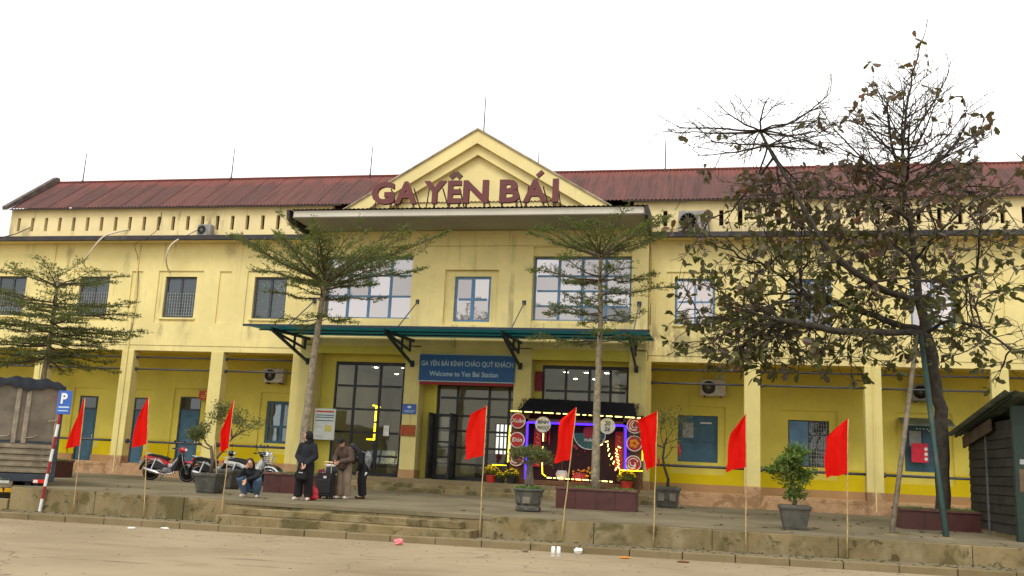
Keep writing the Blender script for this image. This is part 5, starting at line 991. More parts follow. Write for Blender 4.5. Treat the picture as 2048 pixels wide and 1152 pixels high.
p1 = person('woman in black headscarf and long black top standing with hands clasped', (w1.x, w1.y, 0), .12, dict(pelvis=(0, .02, .86), waist=(0, .02, 1.0), chest=(0, .02, 1.18), neck=(0, .01, 1.36), head=(-.005, -.01, 1.475), shL=(-.155, .02, 1.285), elL=(-.215, .0, 1.03), wrL=(-.045, -.19, .86), shR=(.155, .02, 1.285), elR=(.215, .0, 1.03), wrR=(.05, -.19, .84), hipL=(-.085, .02, .84), knL=(-.12, -.02, .46), anL=(-.15, .03, .08), toeL=(-.2, -.12, .04), hipR=(.085, .02, .84), knR=(.10, -.01, .46), anR=(.11, .03, .08), toeR=(.13, -.13, .04)), 'cloth_navy', 'cloth_black', 'shoe_pale', 'cloth_black', (-.72, -.68, -.02), 'hood', .066, .035, leg=(.115, .105, .105), hands=((.35, -.3, -.8), (-.3, -.3, -.85)), skirt=(0, .02, .66))
w2 = atz(500, 995, 0)
person('person in dark jacket and jeans squatting with a hand at the mouth', (w2.x, w2.y, 0), .15, dict(pelvis=(0, .16, .24), waist=(0, .12, .36), chest=(0, -.01, .56), neck=(-.01, -.09, .70), head=(-.015, -.15, .79), shL=(-.16, -.02, .60), elL=(-.22, -.27, .50), wrL=(-.07, -.30, .70), shR=(.15, -.02, .60), elR=(.21, -.26, .50), wrR=(.0, -.40, .42), hipL=(-.10, .13, .22), knL=(-.20, -.22, .44), anL=(-.13, .0, .08), toeL=(-.17, -.17, .035), hipR=(.10, .13, .22), knR=(.22, -.20, .42), anR=(.15, .02, .08), toeR=(.20, -.14, .035)), 'cloth_navy', 'denim', 'shoe_pale', 'hair_black', (.22, -.95, -.15), 'long', .054, leg=(.115, .10, .075), hands=((.5, -.1, .75), (-.3, -.35, -.8)))
w3 = atz(684, 998, 0)
person('person in brown jacket, khaki trousers and black cap looking down at a bag', (w3.x, w3.y, 0), -.25, dict(pelvis=(0, .03, .84), waist=(0, .03, .98), chest=(0, -.03, 1.15), neck=(-.01, -.10, 1.31), head=(-.02, -.17, 1.405), shL=(-.17, -.05, 1.25), elL=(-.25, -.08, 1.0), wrL=(-.10, -.29, .96), shR=(.17, -.05, 1.25), elR=(.26, -.06, 1.0), wrR=(.06, -.30, .93), hipL=(-.085, .03, .83), knL=(-.10, .0, .45), anL=(-.10, .04, .08), toeL=(-.13, -.12, .04), hipR=(.085, .03, .83), knR=(.11, .0, .45), anR=(.11, .05, .08), toeR=(.14, -.11, .04)), 'cloth_brown', 'cloth_khaki', 'shoe_pale', 'cloth_black', (-.1, -.85, -.55), 'cap', .072, .03, leg=(.12, .11, .11), hands=((.5, -.5, -.3), (-.5, -.5, -.4)), skirt=(0, .03, .76))
w4 = atz(720, 998, 0)
person('person in black with long dark hair bending, seen from the side with backpack', (w4.x, w4.y, 0), -1.15, dict(pelvis=(0, .04, .84), waist=(0, .0, .97), chest=(0, -.09, 1.11), neck=(0, -.19, 1.23), head=(0, -.26, 1.30), shL=(-.16, -.12, 1.18), elL=(-.23, -.24, .96), wrL=(-.12, -.42, .94), shR=(.16, -.11, 1.18), elR=(.22, -.06, .93), wrR=(.16, -.12, .72), hipL=(-.08, .03, .82), knL=(-.09, .0, .45), anL=(-.08, .05, .08), toeL=(-.09, -.11, .04), hipR=(.08, .03, .82), knR=(.09, .02, .45), anR=(.08, .06, .08), toeR=(.09, -.1, .04)), 'cloth_black', 'cloth_black', 'cloth_brown', 'hair_black', (-.15, -.8, -.55), 'long', .054, leg=(.115, .105, .10), hands=((.2, -.9, -.1), (0, -.2, -.95)))
# ---- luggage
def bag(mb, name, mat, lb, cat, loc, rz=0, vox=.012, sm=4):
    o = link(name, remeshed(mb, name, mat, vox, sm), None, loc, (0, 0, rz)); return tag(o, lb, cat)
bk = thing('backpack', 'black backpack with grey white pattern worn by the bending person', 'backpack', (w4.x+.10, w4.y+.04, .80), -1.15)
link('pack', remeshed(MB().ell((0, .02, .2), (.16, .12, .24), 16, 12).ell((0, -.06, .12), (.13, .09, .13), 12, 8), 'pack', 'bag_grey', .014, 3), bk); part('pocket', MB().ell((0, .12, .12), (.11, .05, .10), 12, 8), 'cloth_black', bk, smooth=True)
for s_ in (-1, 1): part('strap', MB().tube([(s_*.10, -.06, .40), (s_*.13, -.22, .42), (s_*.13, -.27, .28), (s_*.12, -.12, .05)], .02, 6), 'bag_grey', bk, smooth=True)
hb = thing('handbag', 'black handbag held low in front by the woman in the headscarf', 'bag', (w1.x+.0, w1.y-.22, .50), .12); part('body', MB().obox((0, 0, .08), (.15, .06, .10)), 'cloth_black', hb, bevel=.03, seg=2); part('strap', MB().tube([(-.11, 0, .17), (-.05, .0, .3), (.0, .01, .33), (.05, 0, .3), (.11, 0, .17)], .010, 6), 'cloth_black', hb, smooth=True); part('clasp', MB().box(-.05, .05, -.068, -.061, .14, .16), 'bike_silver', hb)
s3 = atz(649, 998, 0)
def suitcase(loc, rz, w_, d_, h_, mat, lb, handle=.27):
    r = thing('suitcase', lb, 'suitcase', loc, rz); part('shell', MB().box(-w_/2, w_/2, -d_/2, d_/2, .06, h_), mat, r, bevel=.03, seg=2); part('front_pocket', MB().box(-w_/2+.04, w_/2-.04, -d_/2-.02, -d_/2+.002, .14, h_-.16), mat, r, bevel=.012)
    part('name_tag', MB().box(-.02, .06, -d_/2-.026, -d_/2-.0205, h_-.13, h_-.07), 'label_white', r)
    for x in (-w_/2+.05, w_/2-.05):
        for y in (-d_/2+.04, d_/2-.04): part('castor', MB().lathe([(0, -.015), (.032, -.015), (.032, .015), (0, .015)], (x, y, .032), 10, 'x'), 'tyre', r)
    part('handle', MB().tube([(-.08, d_/2-.03, h_-.02), (-.08, d_/2-.03, h_+handle)], .011, 6).tube([(.08, d_/2-.03, h_-.02), (.08, d_/2-.03, h_+handle)], .011, 6).tube([(-.11, d_/2-.03, h_+handle), (.11, d_/2-.03, h_+handle)], .018, 6), 'handle_gold', r); part('carry_grip', MB().tube([(-.07, -.02, h_), (-.05, -.02, h_+.03), (.05, -.02, h_+.03), (.07, -.02, h_)], .012, 6), mat, r); return r
suitcase((s3.x-.02, s3.y+.05, 0), .06, .42, .26, .64, 'suitcase_black', 'big black suitcase with raised pale handle beside the woman'); suitcase((s3.x-.22, s3.y+.45, 0), -.05, .36, .24, .72, 'suitcase_maroon', 'maroon suitcase half hidden behind the black one', .12)
rb = thing('duffel_bag', 'bright red bag on the ground behind the standing woman', 'bag', (w1.x+.06, w1.y+.36, 0)); rb.scale = (.72, .8, .8); link('body', remeshed(MB().ell((0, 0, .22), (.22, .12, .2), 14, 10).ell((0, 0, .1), (.24, .13, .10), 14, 8), 'body', 'bag_red', .014, 3), rb); part('strap', MB().tube([(-.12, -.05, .38), (-.06, -.05, .5), (.06, -.05, .5), (.12, -.05, .38)], .012, 6), 'bag_red', rb, smooth=True)
hbg = thing('tote_bag', 'pale green and white bag handled by the person in the cap', 'bag', (w3.x-.28, w3.y-.22, .62), -.25); link('body', remeshed(MB().ell((0, 0, .10), (.17, .08, .12), 14, 10), 'body', 'cloth_dark_blue', .012, 3), hbg); link('flap', remeshed(MB().ell((0, -.01, .2), (.15, .09, .05), 14, 8), 'flap', 'bag_white', .012, 2), hbg)
wb = thing('shoulder_bag', 'white patterned bag on the squatting person left side', 'bag', (w2.x-.26, w2.y-.05, .36), .15); link('body', remeshed(MB().ell((0, 0, .10), (.10, .12, .13), 14, 10), 'body', 'bag_white', .012, 3), wb); part('strap', MB().tube([(.05, -.02, .2), (.16, .0, .32), (.26, .08, .2)], .012, 6), 'cloth_pale', wb, smooth=True)
single('bottle', MB().obox((w4.x+.13, w4.y-.1, .62), (.02, .04, .08), Matrix.Rotation(.5, 3, 'Y')), 'white_paint', 'small white bottle in the hand of the bending person', 'bottle', (w4.x+.13, w4.y-.1, .62), bevel=.01)

# ================================================================ truck at the left
tk = thing('cargo_truck', 'rear of a small cargo truck with dark tarpaulin top at left edge', 'truck', (at(33, 900, -12.55).x, -12.55, -.36), .74)
def tp(name, mb, mat, parent=tk, **k): return part(name, mb, mat, parent, **k)
HW = .88; ZB = .66; ZG = 1.40; ZT = 2.86; LEN = 3.2
tp('bed', MB().box(-HW, HW, 0, LEN, ZB-.10, ZB), 'truck_steel', bevel=.01)
for s_ in (-1, 1):
    tp('side_board', MB().box(s_*HW-.03, s_*HW+.03, .06, LEN, ZB, ZG), 'truck_board'); tp('side_cover', MB().box(s_*HW-.02, s_*HW+.02, .06, LEN, ZG, ZT), 'truck_sheet')
    tp('corner_post', MB().box(s_*HW-.05, s_*HW+.05, -.04, .06, ZB-.12, ZT), 'truck_steel', bevel=.008)
for k in range(5):                 # tailgate of ribbed boards
    z = ZB+k*.148; g_ = tp('tailgate_board', MB().prism([(-.02, z+.004), (-.05, z+.02), (-.05, z+.075), (-.02, z+.09), (-.02, z+.144), (.02, z+.144), (.02, z+.004)], 'x', -HW+.05, HW-.05), 'truck_board')
for x in (-.45, .45): tp('rear_door_panel', MB().box(x-.36, x+.36, -.01, .02, ZG+.02, ZT-.03), 'truck_sheet', bevel=.01)
for x in (-.115, .115, -.815, .815): tp('door_post', MB().box(x-.055, x+.055, -.045, .02, ZG-.02, ZT-.02), 'truck_post', bevel=.01)
tp('inner_sheet', MB().box(-.16, .16, .005, .03, ZG, ZT-.02), 'truck_sheet'); tp('door_rail', MB().box(-HW+.05, HW-.05, -.03, -.0105, ZG-.015, ZG+.05), 'truck_steel')
for x, z in ((.3, ZG+.12), (-.3, ZG+.12), (.75, ZG+.55)): l_ = tp('latch', MB().tube([(x-.14, -.05, z), (x+.05, -.06, z+.03), (x+.10, -.05, z+.09)], .016, 6), 'truck_post', smooth=True)
tp('tail_sill', MB().box(-HW-.03, HW+.03, -.06, .08, ZB-.20, ZB-.02), 'truck_steel', bevel=.01)
mb = MB(); n, m = 26, 10
for j in range(m+1):
    for i in range(n+1):
        u = -1+2*i/n; v = j/m; x = u*(HW+.05); z = ZT+.06+.10*(1-u*u)-.16*max(0, abs(u)-.9)*10*.6+.02*math.sin(u*17+v*5)
        mb.v.append((x, -.08+LEN*v, z-(.0 if j else .03*math.sin(u*9)+.02)))
b0 = len(mb.v)
for i in range(n+1): u = -1+2*i/n; mb.v.append((u*(HW+.06), -.10-.015*math.sin(u*23), ZT-.12-.05*math.sin(u*6+1)-.03*math.sin(u*19)))
for j in range(m):
    for i in range(n): a = j*(n+1)+i; mb.f.append([a, a+1, a+n+2, a+n+1]); mb.mi.append(0)
for i in range(n): mb.f.append([b0+i, b0+i+1, i+1, i]); mb.mi.append(0)
for i_ in (0, n):
    s0 = len(mb.v)
    for j in range(m+1): p = mb.v[j*(n+1)+i_]; mb.v.append((p[0]*1.03, p[1], ZT-.2-.05*math.sin(j*2.1)))
    for j in range(m): mb.f.append([j*(n+1)+i_, (j+1)*(n+1)+i_, s0+j+1, s0+j]); mb.mi.append(0)
tp('tarpaulin', mb, 'tarp_dark', smooth=True)
tp('tie_rope', MB().tube([(HW+.06, -.1, ZT-.15), (HW+.03, -.06, ZT-.45), (HW+.05, -.05, ZT-.62)], .01, 5), 'handle_gold')
tp('chassis', MB().box(-.42, -.30, .1, LEN, .34, ZB-.10).box(.30, .42, .1, LEN, .34, ZB-.10), 'truck_steel'); tp('bumper', MB().box(-HW+.1, HW-.1, .0, .08, .18, .30), 'truck_steel', bevel=.01)
for x in (-.55, .55): tp('bumper_hanger', MB().box(x-.04, x+.04, .02, .07, .30, ZB-.1), 'truck_steel')
for x in (-.62, .62): l_ = tp('tail_lamp', MB().box(x-.17, x+.17, -.07, .0, .42, .52), 'lamp_red', bevel=.015); tp('lamp_lens', MB().box(x-.16, x-.06, -.076, -.0705, .435, .505), 'lamp_clear', l_); tp('marker_lamp', MB().box(x-.02, x+.25, -.03, .0, .19, .29), 'lamp_orange', bevel=.01)
for x in (-.30, .0): tp('reflector', MB().prism([(x-.14, .19), (x+.14, .19), (x+.10, .29), (x-.14, .29)], 'y', -.02, -.001), 'reflector_yellow')
tp('number_plate', MB().box(-.42, -.06, -.06, -.04, .40, .55), 'plate_white', bevel=.006)
for x in (-.68, .68):
    for y in (1.1,): w_ = tp('wheel', MB().lathe([(.18, -.11), (.34, -.12), (.37, -.09), (.37, .09), (.34, .12), (.18, .11)], (x, y, .37), 24, 'x'), 'tyre', smooth=True); tp('rim', MB().lathe([(0, -.04), (.18, -.09), (.19, .09), (0, .04)], (x, y, .37), 16, 'x'), 'truck_post', w_)
tp('front_cab', MB().box(-HW, HW, LEN+.15, LEN+1.4, .5, 2.3), 'bike_white', bevel=.1, seg=2)
for x in (-.70, .70): tp('wheel', MB().lathe([(.18, -.11), (.34, -.12), (.37, -.09), (.37, .09), (.34, .12), (.18, .11)], (x, LEN+.7, .37), 24, 'x'), 'tyre', smooth=True)
# ================================================================ parking sign
ps0 = at(80, 1016, edge(-9)-.12); ps0.z = kz(ps0.x); ps1 = at(127, 800, edge(-9)-.12)
ps = thing('parking_sign', 'blue P parking sign on a leaning red and white pole beside the truck', 'sign', ps0); d = ps1-ps0
for k in range(9): part('pole_band', MB().tube([d*(k/9), d*((k+1)/9)], .035, 10), 'white_paint' if k % 2 == 0 and k != 0 or k == 0 else 'banner_red', ps)
pn = part('panel', MB().box(d.x-.12, d.x+.26, -.05, -.038, d.z-.34, d.z+.22), 'plaque_blue', ps, bevel=.004); text('letter', 'P', .34, 'white_paint', pn, (d.x+.05, -.056, d.z-.08), world=False, bold=.012)
part('text_line', MB().box(d.x-.07, d.x+.22, -.054, -.0505, d.z-.19, d.z-.155).box(d.x-.07, d.x+.20, -.054, -.0505, d.z-.27, d.z-.245), 'sign_letter', ps)
# ================================================================ kiosk at the right
kk = thing('street_kiosk', 'dark shuttered kiosk with sloping green tin roof at right edge', 'kiosk', (12.86, -11.7, 0), .0)
def kp(name, mb, mat, parent=kk, **k): return part(name, mb, mat, parent, **k)
kw = kp('side_wall', MB().box(.12, .16, .1, 4.0, .0, 2.5), 'kiosk_panel')
for k in range(11): kp('wall_slat', MB().prism([(0, .12+k*.2), (.03, .12+k*.2), (.02, .30+k*.2), (0, .30+k*.2)], 'y', .12, 3.98).obox((.1, 2.05, .2+k*.2), (.006, 1.93, .09)), 'kiosk_panel', kw) if False else kp('wall_slat', MB().obox((.105, 2.05, .2+k*.2), (.010, 1.93, .092), Matrix.Rotation(.08, 3, 'Y')), 'kiosk_panel', kw)
kp('front_wall', MB().box(.16, 3.4, .1, .16, 0, 2.6), 'kiosk_panel'); [kp('wall_slat', MB().obox((1.78, .094, .25+k*.2), (1.60, .010, .092), Matrix.Rotation(-.08, 3, 'X')), 'kiosk_panel', kw) for k in range(11)]; kp('back_wall', MB().box(.16, 3.4, 3.94, 4.0, 0, 2.3), 'kiosk_panel'); kp('far_wall', MB().box(3.4, 3.46, .1, 4, 0, 2.5), 'kiosk_panel')
for y in (.02, 2.3): kp('door_post', MB().box(.06, .10, y+.06, y+.11, 0, 2.35), 'rod_grey')
kp('corner_post', MB().box(-.02, .30, -.06, .098, 0, 2.75), 'kiosk_green', bevel=.01); kp('notice', MB().box(.06, .20, -.068, -.061, 1.0, 1.45), 'kiosk_fascia'); kp('notice', MB().box(.08, .18, -.068, -.061, 1.55, 1.65), 'print_grey')
kp('foundation', MB().box(.1, 3.5, .05, 4.05, -.02, .12), 'concrete_wall')
rf = kp('roof', MB().bar((-.1, -.5, 2.93), (-.1, 4.4, 2.28), .05, .06), 'kiosk_green'); n = 64; mb = MB()
for q in (0, 1):
    for i in range(n): s_ = i/(n-1); mb.v.append((-.28+4.1*s_, -.6+5.1*q, 2.99-.68*q+.03*math.cos(2*PI*20*s_)))
for i in range(n-1): mb.f.append([i, i+1, n+i+1, n+i]); mb.mi.append(0)
kp('tin_sheet', mb, 'kiosk_roof', rf, smooth=True); kp('fascia', MB().obox((.02, 2.9, 2.28), (.02, 1.25, .14), Matrix.Rotation(-.125, 3, 'X')), 'kiosk_fascia', rf)
# poster and hood on the window behind the big tree
po = thing('wall_poster', 'red poster on the dark blue shutter behind the big tree', 'poster', (13.9, 2.05, 1.5)); part('sheet', MB().box(-.42, .12, -.01, .0, .30, .95), 'poster_red', po)
for k in range(3): part('white_mark', MB().lathe([(0, -.016), (.06, -.016), (.06, -.011)], (.05, 0, .42+.17*k), 10, 'y'), 'paper_white', po)
for k in range(5): part('white_mark', MB().box(-.25+.11*k, -.19+.11*k, -.016, -.011, 1.42, 1.48), 'sign_letter', po)
single('window_hood', MB().add([(13.1, 1.45, 3.02), (14.8, 1.45, 3.02), (14.8, 2.19, 3.30), (13.1, 2.19, 3.30), (13.1, 1.45, 3.05), (14.8, 1.45, 3.05), (14.8, 2.19, 3.33), (13.1, 2.19, 3.33)], [(0, 3, 2, 1), (4, 5, 6, 7), (0, 1, 5, 4), (1, 2, 6, 5), (2, 3, 7, 6), (3, 0, 4, 7)]), 'kiosk_roof', 'small pale tin hood above the shutter behind the big tree', 'hood', (13.9, 2.19, 3.2))
# ================================================================ litter
def crumple(name, px, py, z, s, mat, lb, seed, sc=(1, 1, .7)):
    rn = random.Random(seed); p = atz(px, py, z); me = MB().ell((0, 0, s*sc[2]*.8), (s*sc[0], s*sc[1], s*sc[2]), 10, 7).mesh(name, mat)
    for v in me.vertices: v.co *= rn.uniform(.7, 1.15); v.co.z = max(v.co.z, 0)
    tag(link(name, me, None, p), lb, 'litter'); return p
RZ_ = lambda x: -.595+.0082*x+.002
crumple('crumpled_wrapper', 797, 1090, RZ_(.8), .10, 'paper_pink', 'crumpled pink wrapper lying on the road below the steps', 1); crumple('crumpled_paper', 1157, 1108, RZ_(4.2), .09, 'paper_white', 'crumpled white paper by the kerb, right one of two', 2); crumple('stone_lump', 1050, 1104, RZ_(3.4), .055, 'rubble', 'small pale stone by the kerb under the round pot', 3, (1.3, 1, .6)); crumple('rag', 1250, 1117, RZ_(5), .08, 'flower_orange', 'flat orange brown rag on the kerb foot', 4, (1.3, 1, .25)); crumple('dark_leaf_clump', 1366, 1125, RZ_(6), .08, 'leaf_dead', 'dark leaf clump lying at the kerb right of the orange rag', 5, (1.5, 1, .25)); crumple('litter_scrap', 328, 1059, RZ_(-5), .07, 'paper_white', 'white litter scrap on the road near the second flag', 6, (1.4, 1, .4)); crumple('plastic_scrap', 263, 1058, RZ_(-5.5), .06, 'paper_white', 'pale plastic scrap on the road left of the white one', 7, (1.6, 1, .4))
p = atz(1111, 1112, RZ_(3.8)); cupm = MB()
for k, dx in enumerate((-.045, .05)):
    c_ = thing('paper_cup', ('white paper cup standing by the kerb, left of a pair', 'white paper cup standing by the kerb, right of a pair')[k], 'cup', (p.x+dx, p.y+.02*k, p.z), .3*k); part('cup', MB().lathe([(.045, 0), (.033, .17), (.030, .17), (.042, .01), (0, .01)], n=14), 'paper_white', c_, smooth=True); part('rim', MB().lathe([(.047, -.001), (.049, .006), (.047, .012), (.044, .006), (.047, -.001)], n=14), 'paper_white', c_)
mb = MB()
for k in range(90):
    x = random.uniform(2, 12.3) if k < 70 else random.uniform(-9, 2); y = random.uniform(edge(x)+.1, -3); s_ = random.uniform(.04, .10); a = random.random()*6.3
    if abs(x-3.78) < 1.2 and abs(y+7.45) < .7: continue
    ca, sa = math.cos(a)*s_, math.sin(a)*s_; mb.add([(x-ca, y-sa, .008), (x+sa*.5, y-ca*.5, .02+random.random()*.02), (x+ca, y+sa, .01), (x-sa*.5, y+ca*.5, .025)], [(0, 1, 2, 3)])
o = struct('fallen_leaves', mb, 'leaf_dead', fix=False); o['kind'] = 'stuff'

# ================================================================ trees
def colonize(att, nodes, par, step, di, dk, iters=200, up=0., mom=.25, rng=None):
    N = [np.array(p, float) for p in nodes]; PR = list(par); att = np.array(att); rng = rng or np.random.RandomState(1)
    dmin = np.full(len(att), 1e9); near = np.zeros(len(att), int)
    def upd(i0):
        new = np.array(N[i0:])
        for c in range(0, len(new), 200):
            D = np.linalg.norm(att[:, None, :]-new[None, c:c+200, :], axis=2); k = D.argmin(1); d = D[np.arange(len(att)), k]; m = d < dmin
            dmin[m] = d[m]; near[m] = k[m]+i0+c
    upd(0)
    for it in range(iters):
        alive = dmin > dk
        if not alive.all(): att = att[alive]; dmin = dmin[alive]; near = near[alive]
        if not len(att): break
        m = dmin < di
        if not m.any(): break
        P = np.array(N); acc = {}
        v = att[m]-P[near[m]]; v /= np.linalg.norm(v, axis=1)[:, None]+1e-9
        for k, q in zip(near[m], v): acc[k] = acc.get(k, 0)+q
        i0 = len(N)
        for k, q in acc.items():
            d = q/(np.linalg.norm(q)+1e-9)
            if PR[k] >= 0: e = N[k]-N[PR[k]]; d = d+mom*e/(np.linalg.norm(e)+1e-9)
            d = d+rng.normal(0, .05, 3)+np.array([0, 0, up]); d /= np.linalg.norm(d)+1e-9
            N.append(N[k]+d*step); PR.append(k)
        upd(i0)
        if len(N) > 24000: break
    return np.array(N), PR
def radii(N, PR, r0, ex=2.4):
    A = np.zeros(len(N)); ch = [[] for _ in N]
    for i, p in enumerate(PR):
        if p >= 0: ch[p].append(i)
    for i in range(len(N)-1, -1, -1):
        if not ch[i]: A[i] = r0**ex
        if PR[i] >= 0: A[PR[i]] += A[i]
    return A**(1/ex), ch
def limb_mesh(N, R, ch, rmin=0., rmax=9., roots=(0,), sides=lambda r: 7 if r > .05 else (5 if r > .018 else 3)):
    mb = MB(); stack = [(k, None) for k in roots]
    while stack:
        s, prev = stack.pop(); pts = [] if prev is None else [N[prev]]; rr = [] if prev is None else [min(R[prev], R[s]*1.25)]
        i = s
        while True:
            pts.append(N[i]); rr.append(R[i])
            if not ch[i]: break
            c = sorted(ch[i], key=lambda q: -R[q])
            for o in c[1:]: stack.append((o, i))
            i = c[0]
        if len(pts) > 1: mb.tube(pts, rr, sides(max(rr)), cap=False)
    return mb
def leaves_at(pts, dirs, size, rng, up=.5, asp=.45, droop=0., fold=.2):
    n = len(pts); a = dirs+rng.normal(0, .55, (n, 3)); a[:, 2] -= droop; a /= np.linalg.norm(a, axis=1)[:, None]
    nn = np.tile([0, 0, 1.], (n, 1))*up+rng.normal(0, .5, (n, 3)); b = np.cross(nn, a); b /= np.linalg.norm(b, axis=1)[:, None]+1e-9; nn = np.cross(a, b)
    s = size*rng.uniform(.65, 1.25, n)[:, None]; w_ = asp*s*.5
    V = np.stack([pts, pts+a*s*.35+b*w_*.8+nn*s*fold*.3, pts+a*s*.75+b*w_+nn*s*fold*.2, pts+a*s-nn*s*fold*.2, pts+a*s*.75-b*w_+nn*s*fold*.2, pts+a*s*.35-b*w_*.8+nn*s*fold*.3], 1)
    return V
def leaf_mesh(name, V, mats, mi=None):
    n = len(V); me = bpy.data.meshes.new(name); P = V.reshape(-1, 3); k = V.shape[1]; me.vertices.add(len(P)); me.vertices.foreach_set('co', P.ravel())
    if k == 6: quads = np.array([[0, 1, 2, 3], [0, 3, 4, 5]])
    else: quads = np.array([[0, 1, 2, 3]])
    F = (np.arange(n)[:, None, None]*k+quads[None]).reshape(-1, 4); me.loops.add(F.size); me.loops.foreach_set('vertex_index', F.ravel()); me.polygons.add(len(F)); me.polygons.foreach_set('loop_start', np.arange(len(F))*4); me.polygons.foreach_set('loop_total', np.full(len(F), 4))
    for m in mats: me.materials.append(M[m])
    if mi is not None: me.polygons.foreach_set('material_index', np.repeat(mi, len(quads)))
    me.update(calc_edges=True); me.validate(); return me
def mantaly(lb, base, trunk, tiers, seed, leaf=.05, bark='bark_pale', tr=(.15, .05), per=7):
    rn = random.Random(seed); rng = np.random.RandomState(seed); r = thing('layered_tree', lb, 'tree', base); T = np.array(trunk)
    P = []; 
    for a, b in zip(T, T[1:]):
        for i in range(6): P.append(a+(b-a)*i/6+rng.normal(0, .007, 3))
    P.append(T[-1]); P = np.array(P); tt = (P[:, 2]-P[0, 2])/(P[-1, 2]-P[0, 2]); part('trunk', MB().tube(P, tr[0]+(tr[1]-tr[0])*tt, 10), bark, r, smooth=True)
    tw = MB(); LP = []; LD = []
    def leafy(a, b, n):
        d = (b-a)/(np.linalg.norm(b-a)+1e-9)
        for k in range(n): LP.append(a+(b-a)*rn.uniform(.15, 1.05)+rng.normal(0, .022, 3)); LD.append(d)
    for z0, RL_, RR_, slope, pw, nb, RD in tiers:
        c = np.array([np.interp(z0, P[:, 2], P[:, 0]), np.interp(z0, P[:, 2], P[:, 1])]); a0 = rn.random()*6.28
        for b in range(nb):
            az = a0+2*PI*b/nb+rn.uniform(-.28, .28); Rx = RR_ if math.cos(az) > 0 else RL_; L = 1/math.sqrt((math.cos(az)/Rx)**2+(math.sin(az)/RD)**2)*rn.uniform(.72, 1.05); zs = z0+rn.uniform(-.10, .10); bend = rn.uniform(-.25, .25); sl = slope*rn.uniform(.8, 1.2)
            def pos(q): x = q*L; aa = az+bend*q*q; return np.array((c[0]+x*math.cos(aa), c[1]+x*math.sin(aa), zs+sl*x**pw+.03*math.sin(q*9+b)))
            n = max(5, int(L/.17)); pts = [pos(i/n) for i in range(n+1)]; r0 = .011+.0085*L; tw.tube(pts, [r0*(1-.82*i/n)+.002 for i in range(n+1)], 5, cap=False)
            for i in range(2, n+1):
                p = pts[i]; d = pts[i]-pts[i-1]; d /= np.linalg.norm(d); sd = np.cross(d, [0, 0, 1.]); q = i/n
                for s_ in (-1, 1):
                    if rn.random() < .12: continue
                    l2 = (.16+.34*L*(1-q)**.7*min(1, q*2.2))*rn.uniform(.6, 1.15); an = rn.uniform(.6, .95); e = d*math.cos(an)+sd*s_*math.sin(an)+np.array((0, 0, rn.uniform(-.06, .16))); m = max(2, int(l2/.15)); prev = p; pp = [p]
                    for k in range(m): e = e+rng.normal(0, .10, 3)*[1, 1, .5]; e /= np.linalg.norm(e); prev = prev+e*l2/m; pp.append(prev)
                    tw.tube(pp, [.0062-.0035*k/m for k in range(m+1)], 3, cap=False)
                    for k in range(1, m+1):
                        leafy(pp[k-1], pp[k], per)
                        for s2 in (-1, 1):
                            if rn.random() < .4: continue
                            f = e*.7+np.cross(e, [0, 0, 1.])*s2*.7+np.array((0, 0, rn.uniform(-.05, .2))); f /= np.linalg.norm(f); g = pp[k]+f*rn.uniform(.08, .20); tw.tube([pp[k], g], [.0035, .002], 3, cap=False); leafy(pp[k], g, per-1)
            leafy(pts[-2], pts[-1], per)
    part('branches', tw, 'twig_brown', r, smooth=True, fix=False)
    V = leaves_at(np.array(LP), np.array(LD), leaf, rng, .8, .5); o = link('crown', leaf_mesh('crown', V, ['leaf_mantaly']), r); o['kind'] = 'stuff'; print(lb, len(LP)); return r
# slim tree before the booth: five tiers
mantaly('slim layered tree rising from the planter in front of the booth', (3.72, -7.45, .5), [(0, 0, -.05), (-.03, 0, 2.5), (.0, .02, 4.6), (-.06, 0, 6.5)],
        [(6.42, 2.1, 2.3, .36, 1.0, 9, 1.9), (6.5, 1.5, 1.9, .62, 1.0, 8, 1.5), (5.75, 2.3, 1.4, .12, 1.2, 8, 1.7), (5.25, 1.2, 2.2, .06, 1.2, 5, 1.5), (4.75, 2.2, 1.2, .05, 1.2, 6, 1.6), (4.05, 2.2, 1.4, .02, 1., 5, 1.5)], 11, .055, tr=(.125, .05), per=9)
# tree left of the entrance: one wide flaring crown
mantaly('layered tree with wide flaring crown left of the entrance', (-4.62, -7.8, .5), [(0, 0, -.05), (.02, 0, 1.2), (.08, 0, 3.4), (.22, 0, 5.4), (.24, 0, 5.9)],
        [(5.45, 3.7, 3.4, .22, 1.1, 9, 2.6), (5.6, 3.0, 3.4, .42, 1.0, 10, 2.3), (5.75, 2.3, 2.6, .78, .95, 8, 1.8), (5.85, 1.6, 2.1, 1.15, .85, 5, 1.2), (5.1, 2.2, 2.0, .10, 1.1, 5, 1.7), (4.5, 1.5, .9, -.08, 1.2, 5, 1.3)], 5, .056, tr=(.15, .06), per=8)
mantaly('leafy layered tree at the far left above the truck', (T1X, -6.1, .5), [(0, 0, -.05), (-.02, 0, 2.6), (.02, 0, 4.2), (.0, 0, 6.0)],
        [(5.75, 2.3, 2.0, .20, 1.0, 8, 2.0), (6.0, .9, 1.0, .55, 1.0, 3, .8), (5.1, 2.7, 2.6, .08, 1.1, 9, 2.2), (4.75, 2.2, 2.9, .03, 1.1, 8, 2.0), (4.4, 2.9, 3.1, .0, 1.1, 10, 2.3), (4.1, 2.4, 2.6, -.02, 1.1, 8, 2.0), (3.5, 2.2, 2.6, -.08, 1.1, 7, 2.0), (3.8, 2.8, 2.8, -.06, 1.1, 9, 2.2), (3.25, 2.6, 2.4, -.12, 1.1, 7, 2.0)], 21, .064, tr=(.12, .05), per=5)
